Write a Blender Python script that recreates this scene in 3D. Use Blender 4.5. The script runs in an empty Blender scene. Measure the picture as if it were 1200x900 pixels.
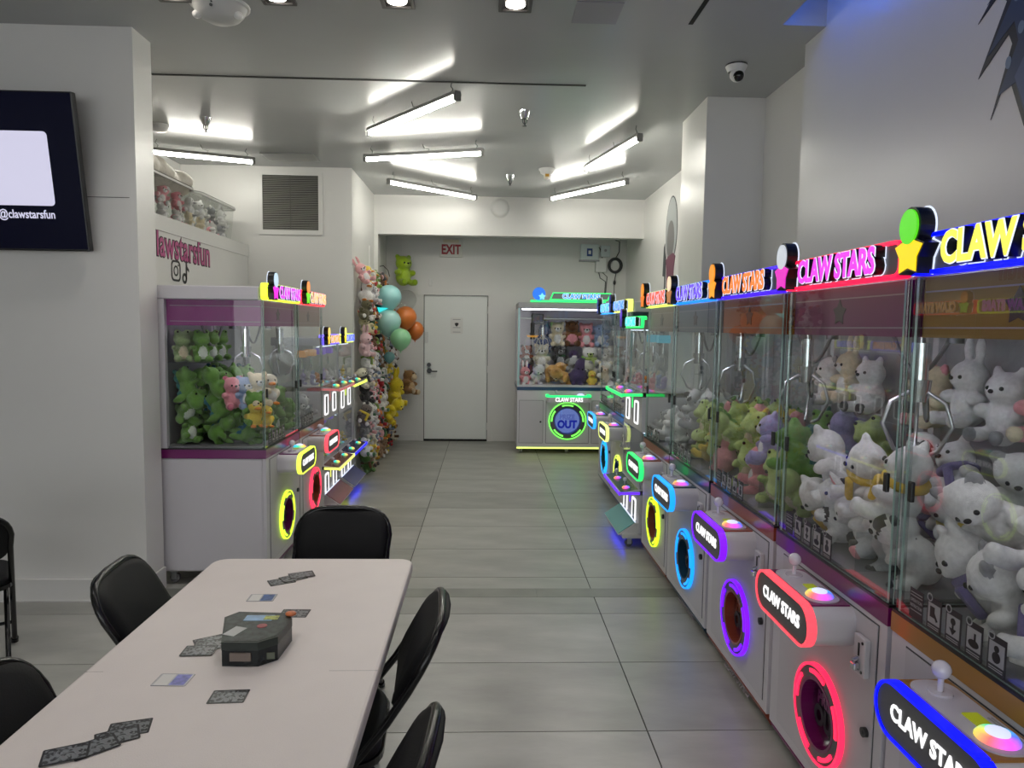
import bpy, bmesh, math, random
from mathutils import Matrix, Vector, Euler
rnd = random.Random(7)
PI = math.pi
scn = bpy.context.scene
COL = scn.collection

# ------------------------------------------------------------------ camera
F_PX, CAM_H, PITCH, YAW, ROLL = 827.725, 1.6514, 0.0793813, 0.0369293, 0.0133205
fwd = Vector((math.sin(YAW)*math.cos(PITCH), math.cos(YAW)*math.cos(PITCH), -math.sin(PITCH)))
rgt = Vector((math.cos(YAW), -math.sin(YAW), 0)); upv = rgt.cross(fwd)
r2 = rgt*math.cos(ROLL) + upv*math.sin(ROLL); u2 = upv*math.cos(ROLL) - rgt*math.sin(ROLL)
cd = bpy.data.cameras.new('camera'); cam = bpy.data.objects.new('camera', cd); COL.objects.link(cam)
cd.sensor_width = 36.0; cd.sensor_fit = 'HORIZONTAL'; cd.lens = F_PX/1200*36.0; cd.clip_start = 0.02
cam.matrix_world = Matrix(((r2.x, u2.x, -fwd.x, 0), (r2.y, u2.y, -fwd.y, 0), (r2.z, u2.z, -fwd.z, CAM_H), (0, 0, 0, 1)))
scn.camera = cam

# ------------------------------------------------------------------ light and exposure
scn.view_settings.view_transform = 'Standard'; scn.view_settings.look = 'None'
scn.view_settings.gamma = 1.0; scn.view_settings.use_curve_mapping = False
scn.view_settings.exposure = 0.08
TUBE_E, DOWN_E, WORLD_E, LED_E, CASE_FILL_E = 62.0, 14.0, 4.2, 1.4, 22.0
SPOT_W = 26.0
w = bpy.data.worlds.new('world'); scn.world = w; w.use_nodes = True
w.node_tree.nodes['Background'].inputs[0].default_value = (0.97, 0.95, 0.92, 1)
w.node_tree.nodes['Background'].inputs[1].default_value = WORLD_E
scn.cycles.transparent_max_bounces = 40
scn.cycles.max_bounces = 7; scn.cycles.diffuse_bounces = 4; scn.cycles.glossy_bounces = 4
scn.cycles.sample_clamp_indirect = 4.0
scn.cycles.use_denoising = True
scn.cycles.caustics_reflective = False; scn.cycles.caustics_refractive = False

# ------------------------------------------------------------------ materials
def lin(c):
    return tuple(((x/255.0+0.055)/1.055)**2.4 if x > 10 else x/255.0/12.92 for x in c)
MATS = {}
def mat(name, c, rough=0.5, metal=0.0, var=0.0, vscale=6.0, bump=0.0, bscale=120.0, spec=0.5, sheen=0.0, coat=0.0, stretch=None):
    if name in MATS: return MATS[name]
    m = bpy.data.materials.new(name); m.use_nodes = True; nt = m.node_tree
    b = nt.nodes['Principled BSDF']; col = lin(c)
    b.inputs['Base Color'].default_value = (*col, 1); b.inputs['Roughness'].default_value = rough
    b.inputs['Metallic'].default_value = metal; b.inputs['Specular IOR Level'].default_value = spec
    b.inputs['Sheen Weight'].default_value = sheen; b.inputs['Coat Weight'].default_value = coat
    tc = nt.nodes.new('ShaderNodeTexCoord'); src = tc.outputs['Object']
    if stretch:
        mp = nt.nodes.new('ShaderNodeMapping'); mp.inputs['Scale'].default_value = stretch
        nt.links.new(src, mp.inputs['Vector']); src = mp.outputs[0]
    if var:
        n = nt.nodes.new('ShaderNodeTexNoise'); n.inputs['Scale'].default_value = vscale; n.inputs['Detail'].default_value = 5
        nt.links.new(src, n.inputs['Vector'])
        r = nt.nodes.new('ShaderNodeValToRGB')
        r.color_ramp.elements[0].position = 0.3; r.color_ramp.elements[1].position = 0.7
        r.color_ramp.elements[0].color = (*[x*(1-var) for x in col], 1)
        r.color_ramp.elements[1].color = (*[min(1, x*(1+var)) for x in col], 1)
        nt.links.new(n.outputs['Fac'], r.inputs[0]); nt.links.new(r.outputs[0], b.inputs['Base Color'])
    if bump:
        n2 = nt.nodes.new('ShaderNodeTexNoise'); n2.inputs['Scale'].default_value = bscale; n2.inputs['Detail'].default_value = 3
        nt.links.new(src, n2.inputs['Vector'])
        bp = nt.nodes.new('ShaderNodeBump'); bp.inputs['Strength'].default_value = bump; bp.inputs['Distance'].default_value = 0.01
        nt.links.new(n2.outputs['Fac'], bp.inputs['Height']); nt.links.new(bp.outputs[0], b.inputs['Normal'])
    MATS[name] = m; return m
def emat(name, c, e=1.0):
    if name in MATS: return MATS[name]
    m = bpy.data.materials.new(name); m.use_nodes = True; nt = m.node_tree
    b = nt.nodes['Principled BSDF']; col = lin(c)
    b.inputs['Base Color'].default_value = (*[x*0.5 for x in col], 1); b.inputs['Roughness'].default_value = 0.4
    b.inputs['Emission Color'].default_value = (*col, 1); b.inputs['Emission Strength'].default_value = e
    MATS[name] = m; return m
def glass(name, tint, ior=1.45, rough=0.0, refl=1.0):
    if name in MATS: return MATS[name]
    m = bpy.data.materials.new(name); m.use_nodes = True; nt = m.node_tree
    nt.nodes.remove(nt.nodes['Principled BSDF']); out = nt.nodes['Material Output']
    t = nt.nodes.new('ShaderNodeBsdfTransparent'); t.inputs[0].default_value = (*tint, 1)
    g = nt.nodes.new('ShaderNodeBsdfGlossy'); g.inputs['Roughness'].default_value = rough; g.inputs[0].default_value = (refl, refl, refl, 1)
    f = nt.nodes.new('ShaderNodeFresnel')      # same reflectance from both sides of the sheet
    gm = nt.nodes.new('ShaderNodeNewGeometry'); mi = nt.nodes.new('ShaderNodeMix'); mi.inputs[2].default_value = ior; mi.inputs[3].default_value = 1/ior
    nt.links.new(gm.outputs['Backfacing'], mi.inputs[0]); nt.links.new(mi.outputs[0], f.inputs['IOR'])
    mx = nt.nodes.new('ShaderNodeMixShader')
    nt.links.new(f.outputs[0], mx.inputs[0]); nt.links.new(t.outputs[0], mx.inputs[1]); nt.links.new(g.outputs[0], mx.inputs[2])
    nt.links.new(mx.outputs[0], out.inputs[0]); MATS[name] = m; return m
def plushmat(c):
    return mat('plush %d %d %d' % c, c, 0.95, 0, 0.10, 22, 0.55, 160, 0.15, 0.25)
def led(c, e=None):
    return emat('led %d %d %d' % c, c, LED_E if e is None else e)

WALLP = mat('white gloss wall paint', (215, 214, 211), 0.30, 0, 0.02, 1.5, 0.08, 14, 0.45)
CEILP = mat('white gloss ceiling paint', (172, 174, 173), 0.22, 0, 0.03, 1.2, 0.10, 7, 0.20)
TRIMP = mat('white trim paint', (214, 213, 210), 0.35)
GROUT = mat('dark grout', (52, 52, 50), 0.9)
TILES = [mat('grey concrete tile %d' % i, (150+4*i, 150+4*i, 144+4*i), 0.30, 0, 0.17, 2.6, 0.04, 30, 0.5, stretch=(0.8, 1.9, 1)) for i in range(4)]
STRIP = mat('grey threshold strip', (128, 130, 122), 0.4, 0, 0.15, 4)
CABW = mat('cabinet white paint', (196, 193, 198), 0.38, 0, 0.02, 3)
CABG = mat('cabinet grey trim', (150, 150, 154), 0.4)
ALU = mat('brushed aluminium', (190, 192, 195), 0.3, 0.9)
CHROME = mat('chrome', (210, 212, 215), 0.12, 1.0)
STEEL = mat('dark steel', (70, 72, 74), 0.35, 0.8)
BLK = mat('black plastic', (16, 16, 18), 0.35)
BLKM = mat('matt black', (10, 10, 11), 0.7)
CHAIRM = mat('black enamelled steel tube', (14, 14, 16), 0.22, 0.2)
CHAIRP = mat('black vinyl pad', (11, 12, 15), 0.6, 0, 0.1, 30, 0.1, 200, 0.22)
TABW = mat('white moulded plastic', (214, 206, 202), 0.42, 0, 0.02, 8, 0.12, 300)
GLASS = glass('clear machine glass', (0.95, 0.97, 0.965), 1.42)
ACRY = glass('clear acrylic', (0.86, 0.88, 0.9), 1.45)
GEDGE = mat('green glass edge', (186, 212, 202), 0.2)
WHT = mat('white plastic', (215, 215, 213), 0.4)
GRYP = mat('sign grey plate', (120, 122, 128), 0.45)
PLATE = mat('console dark grey plate', (92, 92, 95), 0.45)
RUBBER = mat('grey caster rubber', (105, 105, 106), 0.6)
WGLOW = emat('white backlight', (225, 235, 255), 1.0)
WTEXT = emat('white lit lettering', (255, 255, 255), 1.1)
BLACKD = mat('black decal', (12, 12, 14), 0.5)
PINKT = mat('pink decal', (178, 78, 130), 0.5)
REDT = emat('exit sign red', (178, 40, 52), 0.5)
SCREEN = emat('screen navy', (5, 6, 24), 0.6)
_b = SCREEN.node_tree.nodes['Principled BSDF']; _b.inputs['Specular IOR Level'].default_value = 0.12; _b.inputs['Roughness'].default_value = 0.15
SCRW = emat('screen white', (205, 203, 226), 0.85)
TUBE = emat('fluorescent tube', (255, 252, 240), TUBE_E)
DOWNL = emat('downlight lens', (255, 244, 228), DOWN_E)
BLUECOVE = emat('blue cove led', (40, 110, 255), 7.0)
EYE = mat('black plastic eye', (8, 8, 9), 0.12)

# ------------------------------------------------------------------ mesh building
class MB:
    def __init__(s): s.v = []; s.f = []; s.m = []; s.s = []
    def add(s, vs, fs, m=0, sm=False):
        o = len(s.v); s.v += [tuple(v) for v in vs]
        for f in fs: s.f.append([i+o for i in f]); s.m.append(m); s.s.append(sm)
        return s
    def box(s, x0, x1, y0, y1, z0, z1, m=0, skip=''):
        vs = [(x, y, z) for z in (z0, z1) for y in (y0, y1) for x in (x0, x1)]
        fs = {'b': (0, 2, 3, 1), 't': (4, 5, 7, 6), 'f': (0, 1, 5, 4), 'k': (2, 6, 7, 3), 'l': (0, 4, 6, 2), 'r': (1, 3, 7, 5)}
        return s.add(vs, [f for k, f in fs.items() if k not in skip], m)
    def rbox(s, x0, x1, y0, y1, z0, z1, r=0.01, seg=2, m=0):
        bm = bmesh.new(); bmesh.ops.create_cube(bm, size=1)
        for v in bm.verts: v.co = Vector(((x0+x1)/2+v.co.x*(x1-x0), (y0+y1)/2+v.co.y*(y1-y0), (z0+z1)/2+v.co.z*(z1-z0)))
        bmesh.ops.bevel(bm, geom=list(bm.edges), offset=r, segments=seg, profile=0.5, affect='EDGES')
        bm.verts.index_update(); s.add([v.co for v in bm.verts], [[v.index for v in f.verts] for f in bm.faces], m, False); bm.free(); return s
    def rbox_open(s, x0, x1, y0, y1, z0, z1, r=0.01):
        t = MB().rbox(x0, x1, y0, y1, z0, z1, r)
        s.add(t.v, [f for f in t.f if not all(abs(t.v[i][1]-y0) < 1e-5 for i in f)]); return s
    def prism(s, poly, pl, d0, d1, m=0, sm=False, caps=True):
        P = {'xz': lambda a, b, d: (a, d, b), 'xy': lambda a, b, d: (a, b, d), 'yz': lambda a, b, d: (d, a, b)}[pl]
        n = len(poly); vs = [P(a, b, d0) for a, b in poly]+[P(a, b, d1) for a, b in poly]
        s.add(vs, [(i, (i+1) % n, (i+1) % n+n, i+n) for i in range(n)], m, sm)
        if caps: s.add(vs, [list(range(n))[::-1], list(range(n, 2*n))], m)
        return s
    def ring(s, outer, inner, pl, d0, d1, m=0):
        P = {'xz': lambda a, b, d: (a, d, b), 'xy': lambda a, b, d: (a, b, d), 'yz': lambda a, b, d: (d, a, b)}[pl]
        n = len(outer); vs = [P(a, b, d) for d in (d0, d1) for q in (outer, inner) for a, b in q]; fs = []
        for i in range(n):
            j = (i+1) % n
            fs += [(i, j, n+j, n+i), (2*n+i, 3*n+i, 3*n+j, 2*n+j), (i, 2*n+i, 2*n+j, j), (n+i, n+j, 3*n+j, 3*n+i)]
        return s.add(vs, fs, m)
    def cyl(s, p0, p1, r0, r1=None, n=12, m=0, caps=True):
        r1 = r0 if r1 is None else r1; p0 = Vector(p0); p1 = Vector(p1); a = (p1-p0).normalized()
        u = a.orthogonal().normalized(); v = a.cross(u); vs = []
        for p, r in ((p0, r0), (p1, r1)):
            for i in range(n): t = 2*PI*i/n; vs.append(p+(u*math.cos(t)+v*math.sin(t))*r)
        s.add(vs, [(i, (i+1) % n, (i+1) % n+n, i+n) for i in range(n)], m, True)
        if caps: s.add(vs, [list(range(n))[::-1], list(range(n, 2*n))], m)
        return s
    def tube(s, path, r, n=8, m=0, closed=False):
        P = [Vector(p) for p in path]; k = len(P); vs = []; u = None
        for i, p in enumerate(P):
            a = (P[(i+1) % k]-P[i-1]) if closed else (P[min(i+1, k-1)]-P[max(i-1, 0)])
            a.normalize(); u = a.orthogonal().normalized() if u is None else (u-a*u.dot(a)).normalized(); v = a.cross(u)
            for j in range(n): t = 2*PI*j/n; vs.append(p+(u*math.cos(t)+v*math.sin(t))*r)
        fs = []
        for i in range(k if closed else k-1):
            for j in range(n):
                a0 = i*n+j; a1 = i*n+(j+1) % n; b0 = ((i+1) % k)*n+j; b1 = ((i+1) % k)*n+(j+1) % n; fs.append((a0, a1, b1, b0))
        s.add(vs, fs, m, True)
        if not closed: s.add(vs, [list(range(n))[::-1], list(range((k-1)*n, k*n))], m)
        return s
    def ell(s, c, r, nu=12, nv=8, m=0, rot=None):
        r = (r, r, r) if not hasattr(r, '__len__') else r; c = Vector(c); vs = []
        R = Euler(rot).to_matrix() if rot else None
        pts = [Vector((0, 0, -r[2]))]
        for j in range(1, nv):
            t = PI*j/nv
            for i in range(nu): a = 2*PI*i/nu; pts.append(Vector((r[0]*math.sin(t)*math.cos(a), r[1]*math.sin(t)*math.sin(a), -r[2]*math.cos(t))))
        pts.append(Vector((0, 0, r[2])))
        vs = [c+(R @ p if R else p) for p in pts]; L = len(vs)-1
        fs = [(0, 1+(i+1) % nu, 1+i) for i in range(nu)]
        for j in range(nv-2):
            for i in range(nu): a = 1+j*nu; fs.append((a+i, a+(i+1) % nu, a+nu+(i+1) % nu, a+nu+i))
        a = 1+(nv-2)*nu; fs += [(a+i, a+(i+1) % nu, L) for i in range(nu)]
        return s.add(vs, fs, m, True)
    def lathe(s, prof, c=(0, 0, 0), n=20, m=0, ax='z'):
        vs = []
        for r, z in prof:
            for i in range(n):
                t = 2*PI*i/n; x, y = r*math.cos(t), r*math.sin(t)
                vs.append((c[0]+x, c[1]+y, c[2]+z) if ax == 'z' else (c[0]+x, c[1]-z, c[2]+y) if ax == 'y' else (c[0]+z, c[1]+x, c[2]+y))
        return s.add(vs, [(j*n+i, j*n+(i+1) % n, (j+1)*n+(i+1) % n, (j+1)*n+i) for j in range(len(prof)-1) for i in range(n)], m, True)
    def mesh(s, name, mats):
        me = bpy.data.meshes.new(name); me.from_pydata(s.v, [], s.f)
        me.polygons.foreach_set('material_index', s.m); me.polygons.foreach_set('use_smooth', s.s)
        for m in (mats if isinstance(mats, (list, tuple)) else [mats]): me.materials.append(m)
        bm = bmesh.new(); bm.from_mesh(me); bmesh.ops.recalc_face_normals(bm, faces=bm.faces); bm.to_mesh(me); bm.free()
        me.update(); return me
    def build(s, name, mats, parent=None, loc=(0, 0, 0), rot=(0, 0, 0)):
        return obj(name, s.mesh(name, mats), parent, loc, rot)
def obj(name, me, parent=None, loc=(0, 0, 0), rot=(0, 0, 0), scale=None):
    o = bpy.data.objects.new(name, me); COL.objects.link(o)
    o.parent = parent; o.location = loc; o.rotation_euler = rot
    if scale: o.scale = scale if hasattr(scale, '__len__') else (scale,)*3
    return o
CACHE = {}
def part(name, key, fn, mats, parent, loc=(0, 0, 0), rot=(0, 0, 0)):
    ml = mats if isinstance(mats, (list, tuple)) else [mats]; k = (key, tuple(m.name for m in ml))
    if k not in CACHE: CACHE[k] = fn().mesh(name, ml)
    return obj(name, CACHE[k], parent, loc, rot)
def tag(o, label=None, cat=None, group=None, kind=None):
    if label: o['label'] = label
    if cat: o['category'] = cat
    if group: o['group'] = group
    if kind: o['kind'] = kind
    return o
def thing(name, label, cat, loc=(0, 0, 0), rz=0, group=None):
    return tag(obj(name, None, None, loc, (0, 0, rz)), label, cat, group)
def struct(name, mb, m, label=None, cat=None, parent=None):
    return tag(mb.build(name, m, parent), label, cat, None, 'structure')
TXT = {}
def text_mesh(s, size, extr=0.002, off=0.0, sx=1.0, space=1.0, align='CENTER', face='front', m=None):
    k = (s, size, extr, off, sx, space, align, face, m.name)
    if k in TXT: return TXT[k]
    c = bpy.data.curves.new('lettering', 'FONT'); c.body = s; c.size = size; c.extrude = extr; c.offset = off
    c.align_x = align; c.align_y = 'CENTER'; c.space_character = space; c.resolution_u = 3
    o = bpy.data.objects.new('lettering', c); COL.objects.link(o)
    dg = bpy.context.evaluated_depsgraph_get(); me = bpy.data.meshes.new_from_object(o.evaluated_get(dg))
    bpy.data.objects.remove(o); bpy.data.curves.remove(c)
    me.transform(Matrix.Diagonal((sx, 1, 1, 1)))
    if face == 'front': me.transform(Matrix.Rotation(PI/2, 4, 'X'))
    me.materials.clear(); me.materials.append(m); TXT[k] = me; return me
def text(name, s, size, m, parent, loc, rot=(0, 0, 0), **kw):
    return obj(name, text_mesh(s, size, m=m, **kw), parent, loc, rot)
def rrect(x0, x1, z0, z1, r, n=6):
    out = []
    for cx, cz, a0 in ((x1-r, z0+r, -PI/2), (x1-r, z1-r, 0), (x0+r, z1-r, PI/2), (x0+r, z0+r, PI)):
        for i in range(n+1): t = a0+PI/2*i/n; out.append((cx+r*math.cos(t), cz+r*math.sin(t)))
    return out
def circ(cx, cz, r, n=32, a0=0.0):
    return [(cx+r*math.cos(a0+2*PI*i/n), cz+r*math.sin(a0+2*PI*i/n)) for i in range(n)]
def arcpoly(r0, r1, a0, a1, n=10):
    A = [a0+(a1-a0)*i/n for i in range(n+1)]
    return [(r1*math.cos(a), r1*math.sin(a)) for a in A]+[(r0*math.cos(a), r0*math.sin(a)) for a in reversed(A)]
def starpoly(cx, cz, R, r, n=5, a0=PI/2):
    return [(cx+(R if i % 2 == 0 else r)*math.cos(a0+PI*i/n), cz+(R if i % 2 == 0 else r)*math.sin(a0+PI*i/n)) for i in range(2*n)]

# ================================================================== ROOM SHELL
ZC = 3.30            # ceiling
XL, XLN = -5.2, -2.0   # far-left wall, end of near-left wall
XR1, XR2, XR3 = 1.82, 1.965, 2.0
YB, YW, YV, YH, YD = -4.0, 4.17, 7.62, 9.10, 10.20
# floor: slab below, tiles above it as its pieces
fl = struct('floor', MB().box(XL, 2.2, YB, YD+0.3, -0.10, -0.004), GROUT, 'grey concrete-look tile floor with thin dark joints', 'floor')
X0, Y0 = -0.5196, 4.5717
tcache = {}
def tile(x0, x1, y0, y1):
    k = (round(x1-x0, 3), round(y1-y0, 3), rnd.randrange(4))
    if k not in tcache:
        b = MB().box(0, x1-x0, 0, y1-y0, -0.006, 0.0); tcache[k] = b.mesh('tile', TILES[k[2]])
    o = obj('tile', tcache[k], fl, (x0, y0, 0)); return o
g = 0.0028
for j in range(-10, 11):
    ya, yb = Y0+0.6*(j-0), Y0+0.6*(j+1)
    if yb < -0.8: continue
    for i in range(-4, 3):
        xa, xb = X0+1.2*i, X0+1.2*(i+1)
        xa2, xb2 = max(xa, XL), min(xb, 2.1); yb2 = min(yb, YD+0.05)
        if yb2-ya < 0.05 or xb2-xa2 < 0.02: continue
        if ya > YW+0.4 and xb2 < -2.9: continue
        if ya > 7.7 and xb2 < -1.6: continue
        lo, hi = 4.222, 4.368                           # threshold strip cuts these tiles
        if ya < lo < yb2:
            tile(xa2+g, xb2-g, ya+g, lo); tile(xa2+g, xb2-g, hi, yb2-g)
        else: tile(xa2+g, xb2-g, ya+g, yb2-g)
for i in range(-4, 3):
    xa, xb = max(X0+1.2*i-0.35, -2.9), min(X0+1.2*(i+1)-0.35, 2.1)
    if xb-xa > .1: MB().box(xa, xb-0.001, 4.2225, 4.3675, -0.006, 0.001).build('threshold_strip', STRIP, fl)
struct('subfloor', MB().box(XL, 2.2, YB, -0.8, -0.01, 0.0), TILES[1], 'plain grey floor behind the tables', 'floor')
# ceiling with slots cut for the blue cove
ce = MB()
ce.box(XL, 1.58, YB, YW+0.2, ZC, ZC+0.12); ce.box(1.58, 2.2, 3.90, YW+0.2, ZC, ZC+0.12)
ce.box(-3.3, 2.2, YW+0.2, YH+0.15, ZC, ZC+0.12)
struct('ceiling', ce, CEILP, 'glossy white painted ceiling with linear slots', 'ceiling')
struct('ceiling_alcove', MB().box(-1.7, 2.2, YH+0.14, YD+0.2, 3.0, 3.1), CEILP, 'lower white ceiling over the exit door alcove', 'ceiling')
cv = MB().box(1.52, 1.58, YB, 3.96, ZC+0.12, 3.62).box(1.52, 2.2, YB, 3.96, 3.62, 3.68).box(1.52, 2.2, 3.90, 3.96, ZC+0.12, 3.62)
struct('trim_1', cv, CEILP, 'white ceiling cove above the right wall', 'cove')
tag(MB().box(1.585, 1.61, -3.5, 3.86, ZC+0.06, ZC+0.085).build('cove_light', BLUECOVE), 'blue light strip glowing in the ceiling cove', 'light strip')
# walls
struct('wall_left', MB().box(XL-0.1, XL, YB, YW+0.2, 0, ZC), WALLP, 'white wall at the far left of the seating area', 'wall')
lw = struct('wall_near_left', MB().box(XL, XLN, YW, 4.39, 0, ZC), WALLP, 'white partition wall carrying the wall screen', 'wall')
MB().box(-2.95, -1.99, YW-0.0015, YW, 2.36, 2.363).build('panel_seam', BLACKD, lw, (-0.05, 0, 0))
struct('wall_niche_back', MB().box(-3.3, -3.2, 4.39, YV+0.1, 0, ZC), WALLP, 'white wall behind the storage bins', 'wall')
struct('wall_niche', MB().box(-3.2, -2.52, 4.40, YV, 0, 2.36).box(-3.2, -2.51, 4.40, YV, 2.36, 2.48), WALLP, 'white boxed-out ledge wall with pink lettering', 'wall')
struct('wall_vent', MB().box(-3.2, -1.433, YV, YV+0.12, 0, ZC), WALLP, 'white wall with the big louvred vent', 'wall')
struct('wall_toys', MB().box(-1.55, -1.433, YV+0.12, YD, 0, ZC), WALLP, 'white side wall under the plush toys', 'wall')
wd = MB(); wd.box(-1.55, -0.93, YD, YD+0.15, 0, 3.1); wd.box(0.05, 2.2, YD, YD+0.15, 0, 3.1); wd.box(-0.93, 0.05, YD, YD+0.15, 2.14, 3.1)
struct('wall_back', wd, WALLP, 'white back wall around the exit door', 'wall')
struct('wall_header', MB().box(-1.433, 2.0, YH, YH+0.15, 2.812, ZC).box(-1.433, -1.385, YH, YH+0.15, 0, 2.812), WALLP, 'white dropped header over the door alcove', 'wall')
struct('wall_right_near', MB().box(XR1, 2.2, YB, 4.15, 0, 3.68), WALLP, 'white glossy wall behind the near claw machines', 'wall')
struct('wall_right_mid', MB().box(XR2, 2.2, 4.15, 5.6, 0, ZC), WALLP, 'white wall recess between wall and column', 'wall')
struct('wall_column', MB().box(1.545, 2.2, 5.09, 5.72, 0, ZC), WALLP, 'white square column beyond the near machines', 'column')
struct('wall_right_far', MB().box(XR3, 2.2, 5.72, YD, 0, ZC), WALLP, 'white wall behind the far claw machines', 'wall')
wb = MB().box(XL, -4.6, YB-0.15, YB, 0, ZC).box(1.4, 2.2, YB-0.15, YB, 0, ZC).box(-4.6, 1.4, YB-0.15, YB, 2.7, ZC).box(-4.6, 1.4, YB-0.15, YB, 0, 0.4)
struct('wall_front', wb, WALLP, 'white shopfront wall behind the viewer', 'wall')
wf = struct('window_1', MB().box(-4.6, 1.4, YB-0.10, YB-0.05, 2.64, 2.7).box(-4.6, 1.4, YB-0.10, YB-0.05, 0.4, 0.46), STEEL, 'wide shopfront window behind the viewer', 'window')
for i in range(4):
    MB().box(-4.6+1.5*i, -4.55+1.5*i, YB-0.10, YB-0.05, 0.46, 2.64).build('mullion', STEEL, wf)
    MB().box(-4.55+1.5*i, -3.1+1.5*i, YB-0.08, YB-0.074, 0.46, 2.64).build('pane', ACRY, wf)
# baseboards
def baseboard(name, x0, x1, y0, y1, label):
    return struct(name, MB().box(x0, x1, y0, y1, 0.002, 0.125).box(x0, x1, min(y0, y1)-0.003, max(y0, y1), 0.125, 0.135), TRIMP, label, 'baseboard')
bb = baseboard('baseboard_near_left', XL, XLN+0.012, YW-0.014, YW, 'white baseboard along the partition wall')
MB().box(XL, XLN+0.016, YW-0.022, YW-0.014, 0.001, 0.012).build('shoe_molding', TRIMP, bb)
MB().box(XLN, XLN+0.012, YW, 4.39, 0.002, 0.135).build('end_piece', TRIMP, bb)
struct('baseboard_back', MB().box(-1.43, -0.99, YD-0.012, YD, 0.002, 0.09).box(0.11, 2.0, YD-0.012, YD, 0.002, 0.09), TRIMP, 'white baseboard beside the exit door', 'baseboard')

# ---- exit door
dr = struct('door_1', MB().rbox(-0.893, 0.013, YD+0.02, YD+0.06, 0.025, 2.10, 0.003, 1), mat('door paint', (228, 231, 228), 0.4), 'white steel exit door with lever handle', 'door')
MB().box(-0.96, -0.90, YD-0.02, YD-0.001, 0, 2.105).build('door_jamb', TRIMP, dr)
MB().box(0.02, 0.08, YD-0.02, YD-0.001, 0, 2.105).build('door_jamb', TRIMP, dr)
MB().box(-0.96, 0.08, YD-0.02, YD-0.001, 2.105, 2.16).build('door_head', TRIMP, dr)
MB().box(-0.90, 0.02, YD-0.005, YD+0.14, 0.0, 0.022).build('threshold', BLKM, dr)
MB().box(-0.97, 0.09, YD+0.11, YD+0.16, 0.0, 2.2).build('light_block_panel', STEEL, dr)  # unseen panel added behind the door to block outside light
lk = MB().cyl((-0.82, YD+0.02, 1.02), (-0.82, YD-0.012, 1.02), 0.036, n=20).cyl((-0.82, YD-0.01, 1.02), (-0.82, YD-0.05, 1.02), 0.014).rbox(-0.83, -0.70, YD-0.06, YD-0.042, 1.005, 1.025, 0.006).build('lever_handle', STEEL, dr)
MB().cyl((-0.825, YD+0.02, 1.105), (-0.825, YD-0.012, 1.105), 0.030, n=18).build('deadbolt', STEEL, dr)
MB().rbox(-0.88, -0.84, YD-0.012, YD+0.02, 1.42, 1.58, 0.006).build('latch_plate', WHT, dr)
for z in (0.22, 1.05, 1.90): MB().cyl((0.017, YD-0.008, z-0.05), (0.017, YD-0.008, z+0.05), 0.009, n=8).build('hinge', TRIMP, dr)
nt_ = thing('paper_notice', 'small white paper notice taped on the exit door', 'notice', (-0.43, YD+0.017, 1.67))
MB().box(-0.09, 0.09, -0.0015, 0, -0.115, 0.115).build('sheet', mat('notice paper', (222, 222, 218), 0.6), nt_)
MB().prism(starpoly(0, 0.02, 0.034, 0.024, 3, -PI/2), 'xz', -0.003, -0.0015).build('printed_symbol', BLACKD, nt_)
for z in (-0.026, 0.09, -0.09): MB().box(-0.055, 0.055, -0.003, -0.0015, z-0.004, z+0.004).build('printed_line', CABG, nt_)
# ---- exit sign
ex = thing('exit_sign', 'white exit sign with red letters above the door', 'sign', (-0.515, YD, 2.64))
MB().rbox(-0.16, 0.16, -0.05, -0.003, 0, 0.20, 0.006).build('housing', mat('exit housing', (222, 222, 216), 0.4), ex)
MB().box(-0.11, 0.11, -0.06, -0.003, 0.2, 0.245).build('canopy', mat('cream plastic', (205, 196, 176), 0.5), ex)
text('lettering', 'EXIT', 0.185, mat('exit letters red', (158, 30, 44), 0.5), ex, (0.0, -0.052, 0.10), extr=0.002, off=0.006, sx=0.72)
# ---- header disc
dk = thing('ceiling_speaker', 'flat white round cover on the header wall', 'cover plate', (0.155, YH, 3.16))
MB().lathe([(0.0, 0.03), (0.07, 0.03), (0.105, 0.02), (0.115, 0.0)], (0, 0, 0), 28, 0, 'y').build('cover', WHT, dk)
MB().lathe([(0.112, 0.003), (0.122, 0.003), (0.122, 0.0)], (0, 0, 0), 28, 0, 'y').build('rim', WHT, dk)

# ================================================================== CEILING FIXTURES
def tube_light(a, b, label):
    a = Vector(a); b = Vector(b); d = b-a; L = d.length; c = (a+b)/2; z = 3.18
    t = thing('tube_light', label, 'tube light', (c.x, c.y, z), math.atan2(d.y, d.x), 'fluorescent tube lights hung under the ceiling')
    h = L/2
    part('housing', ('th', round(L, 2)), lambda: MB().prism([(-0.022, 0.045), (0.022, 0.045), (0.034, 0.014), (-0.034, 0.014)], 'yz', -h-0.02, h+0.02), mat('fixture grey enamel', (150, 150, 148), 0.4), t)
    for s in (-1, 1):
        part('end_cap', 'thc', lambda: MB().rbox(-0.014, 0.014, -0.024, 0.024, -0.022, 0.04, 0.004), mat('lamp holder', (120, 120, 118), 0.4), t, (s*(h+0.012), 0, 0))
        part('hanger', 'thh', lambda: MB().tube([(0, 0, 0.045), (0.012, 0, 0.07), (-0.012, 0, 0.09), (0, 0, 0.12)], 0.003, 6), STEEL, t, (s*(h-0.05), 0, 0))
    part('tube', ('tht', round(L, 2)), lambda: MB().cyl((-h, 0, 0), (h, 0, 0), 0.0165, n=14), TUBE, t)
    part('power_cord', 'thw', lambda: MB().tube([(0.03, 0.02, 0.045), (0.05, 0.03, 0.07), (0.0, 0.03, 0.08), (-0.02, 0.03, 0.12)], 0.0025, 6), BLK, t)
tube_light((-0.94, 5.80), (-0.22, 4.88), 'tube light slanting nearest the long ceiling slot')
tube_light((-1.12, 6.70), (-0.06, 6.38), 'tube light in the middle of the three left of the aisle')
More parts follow.
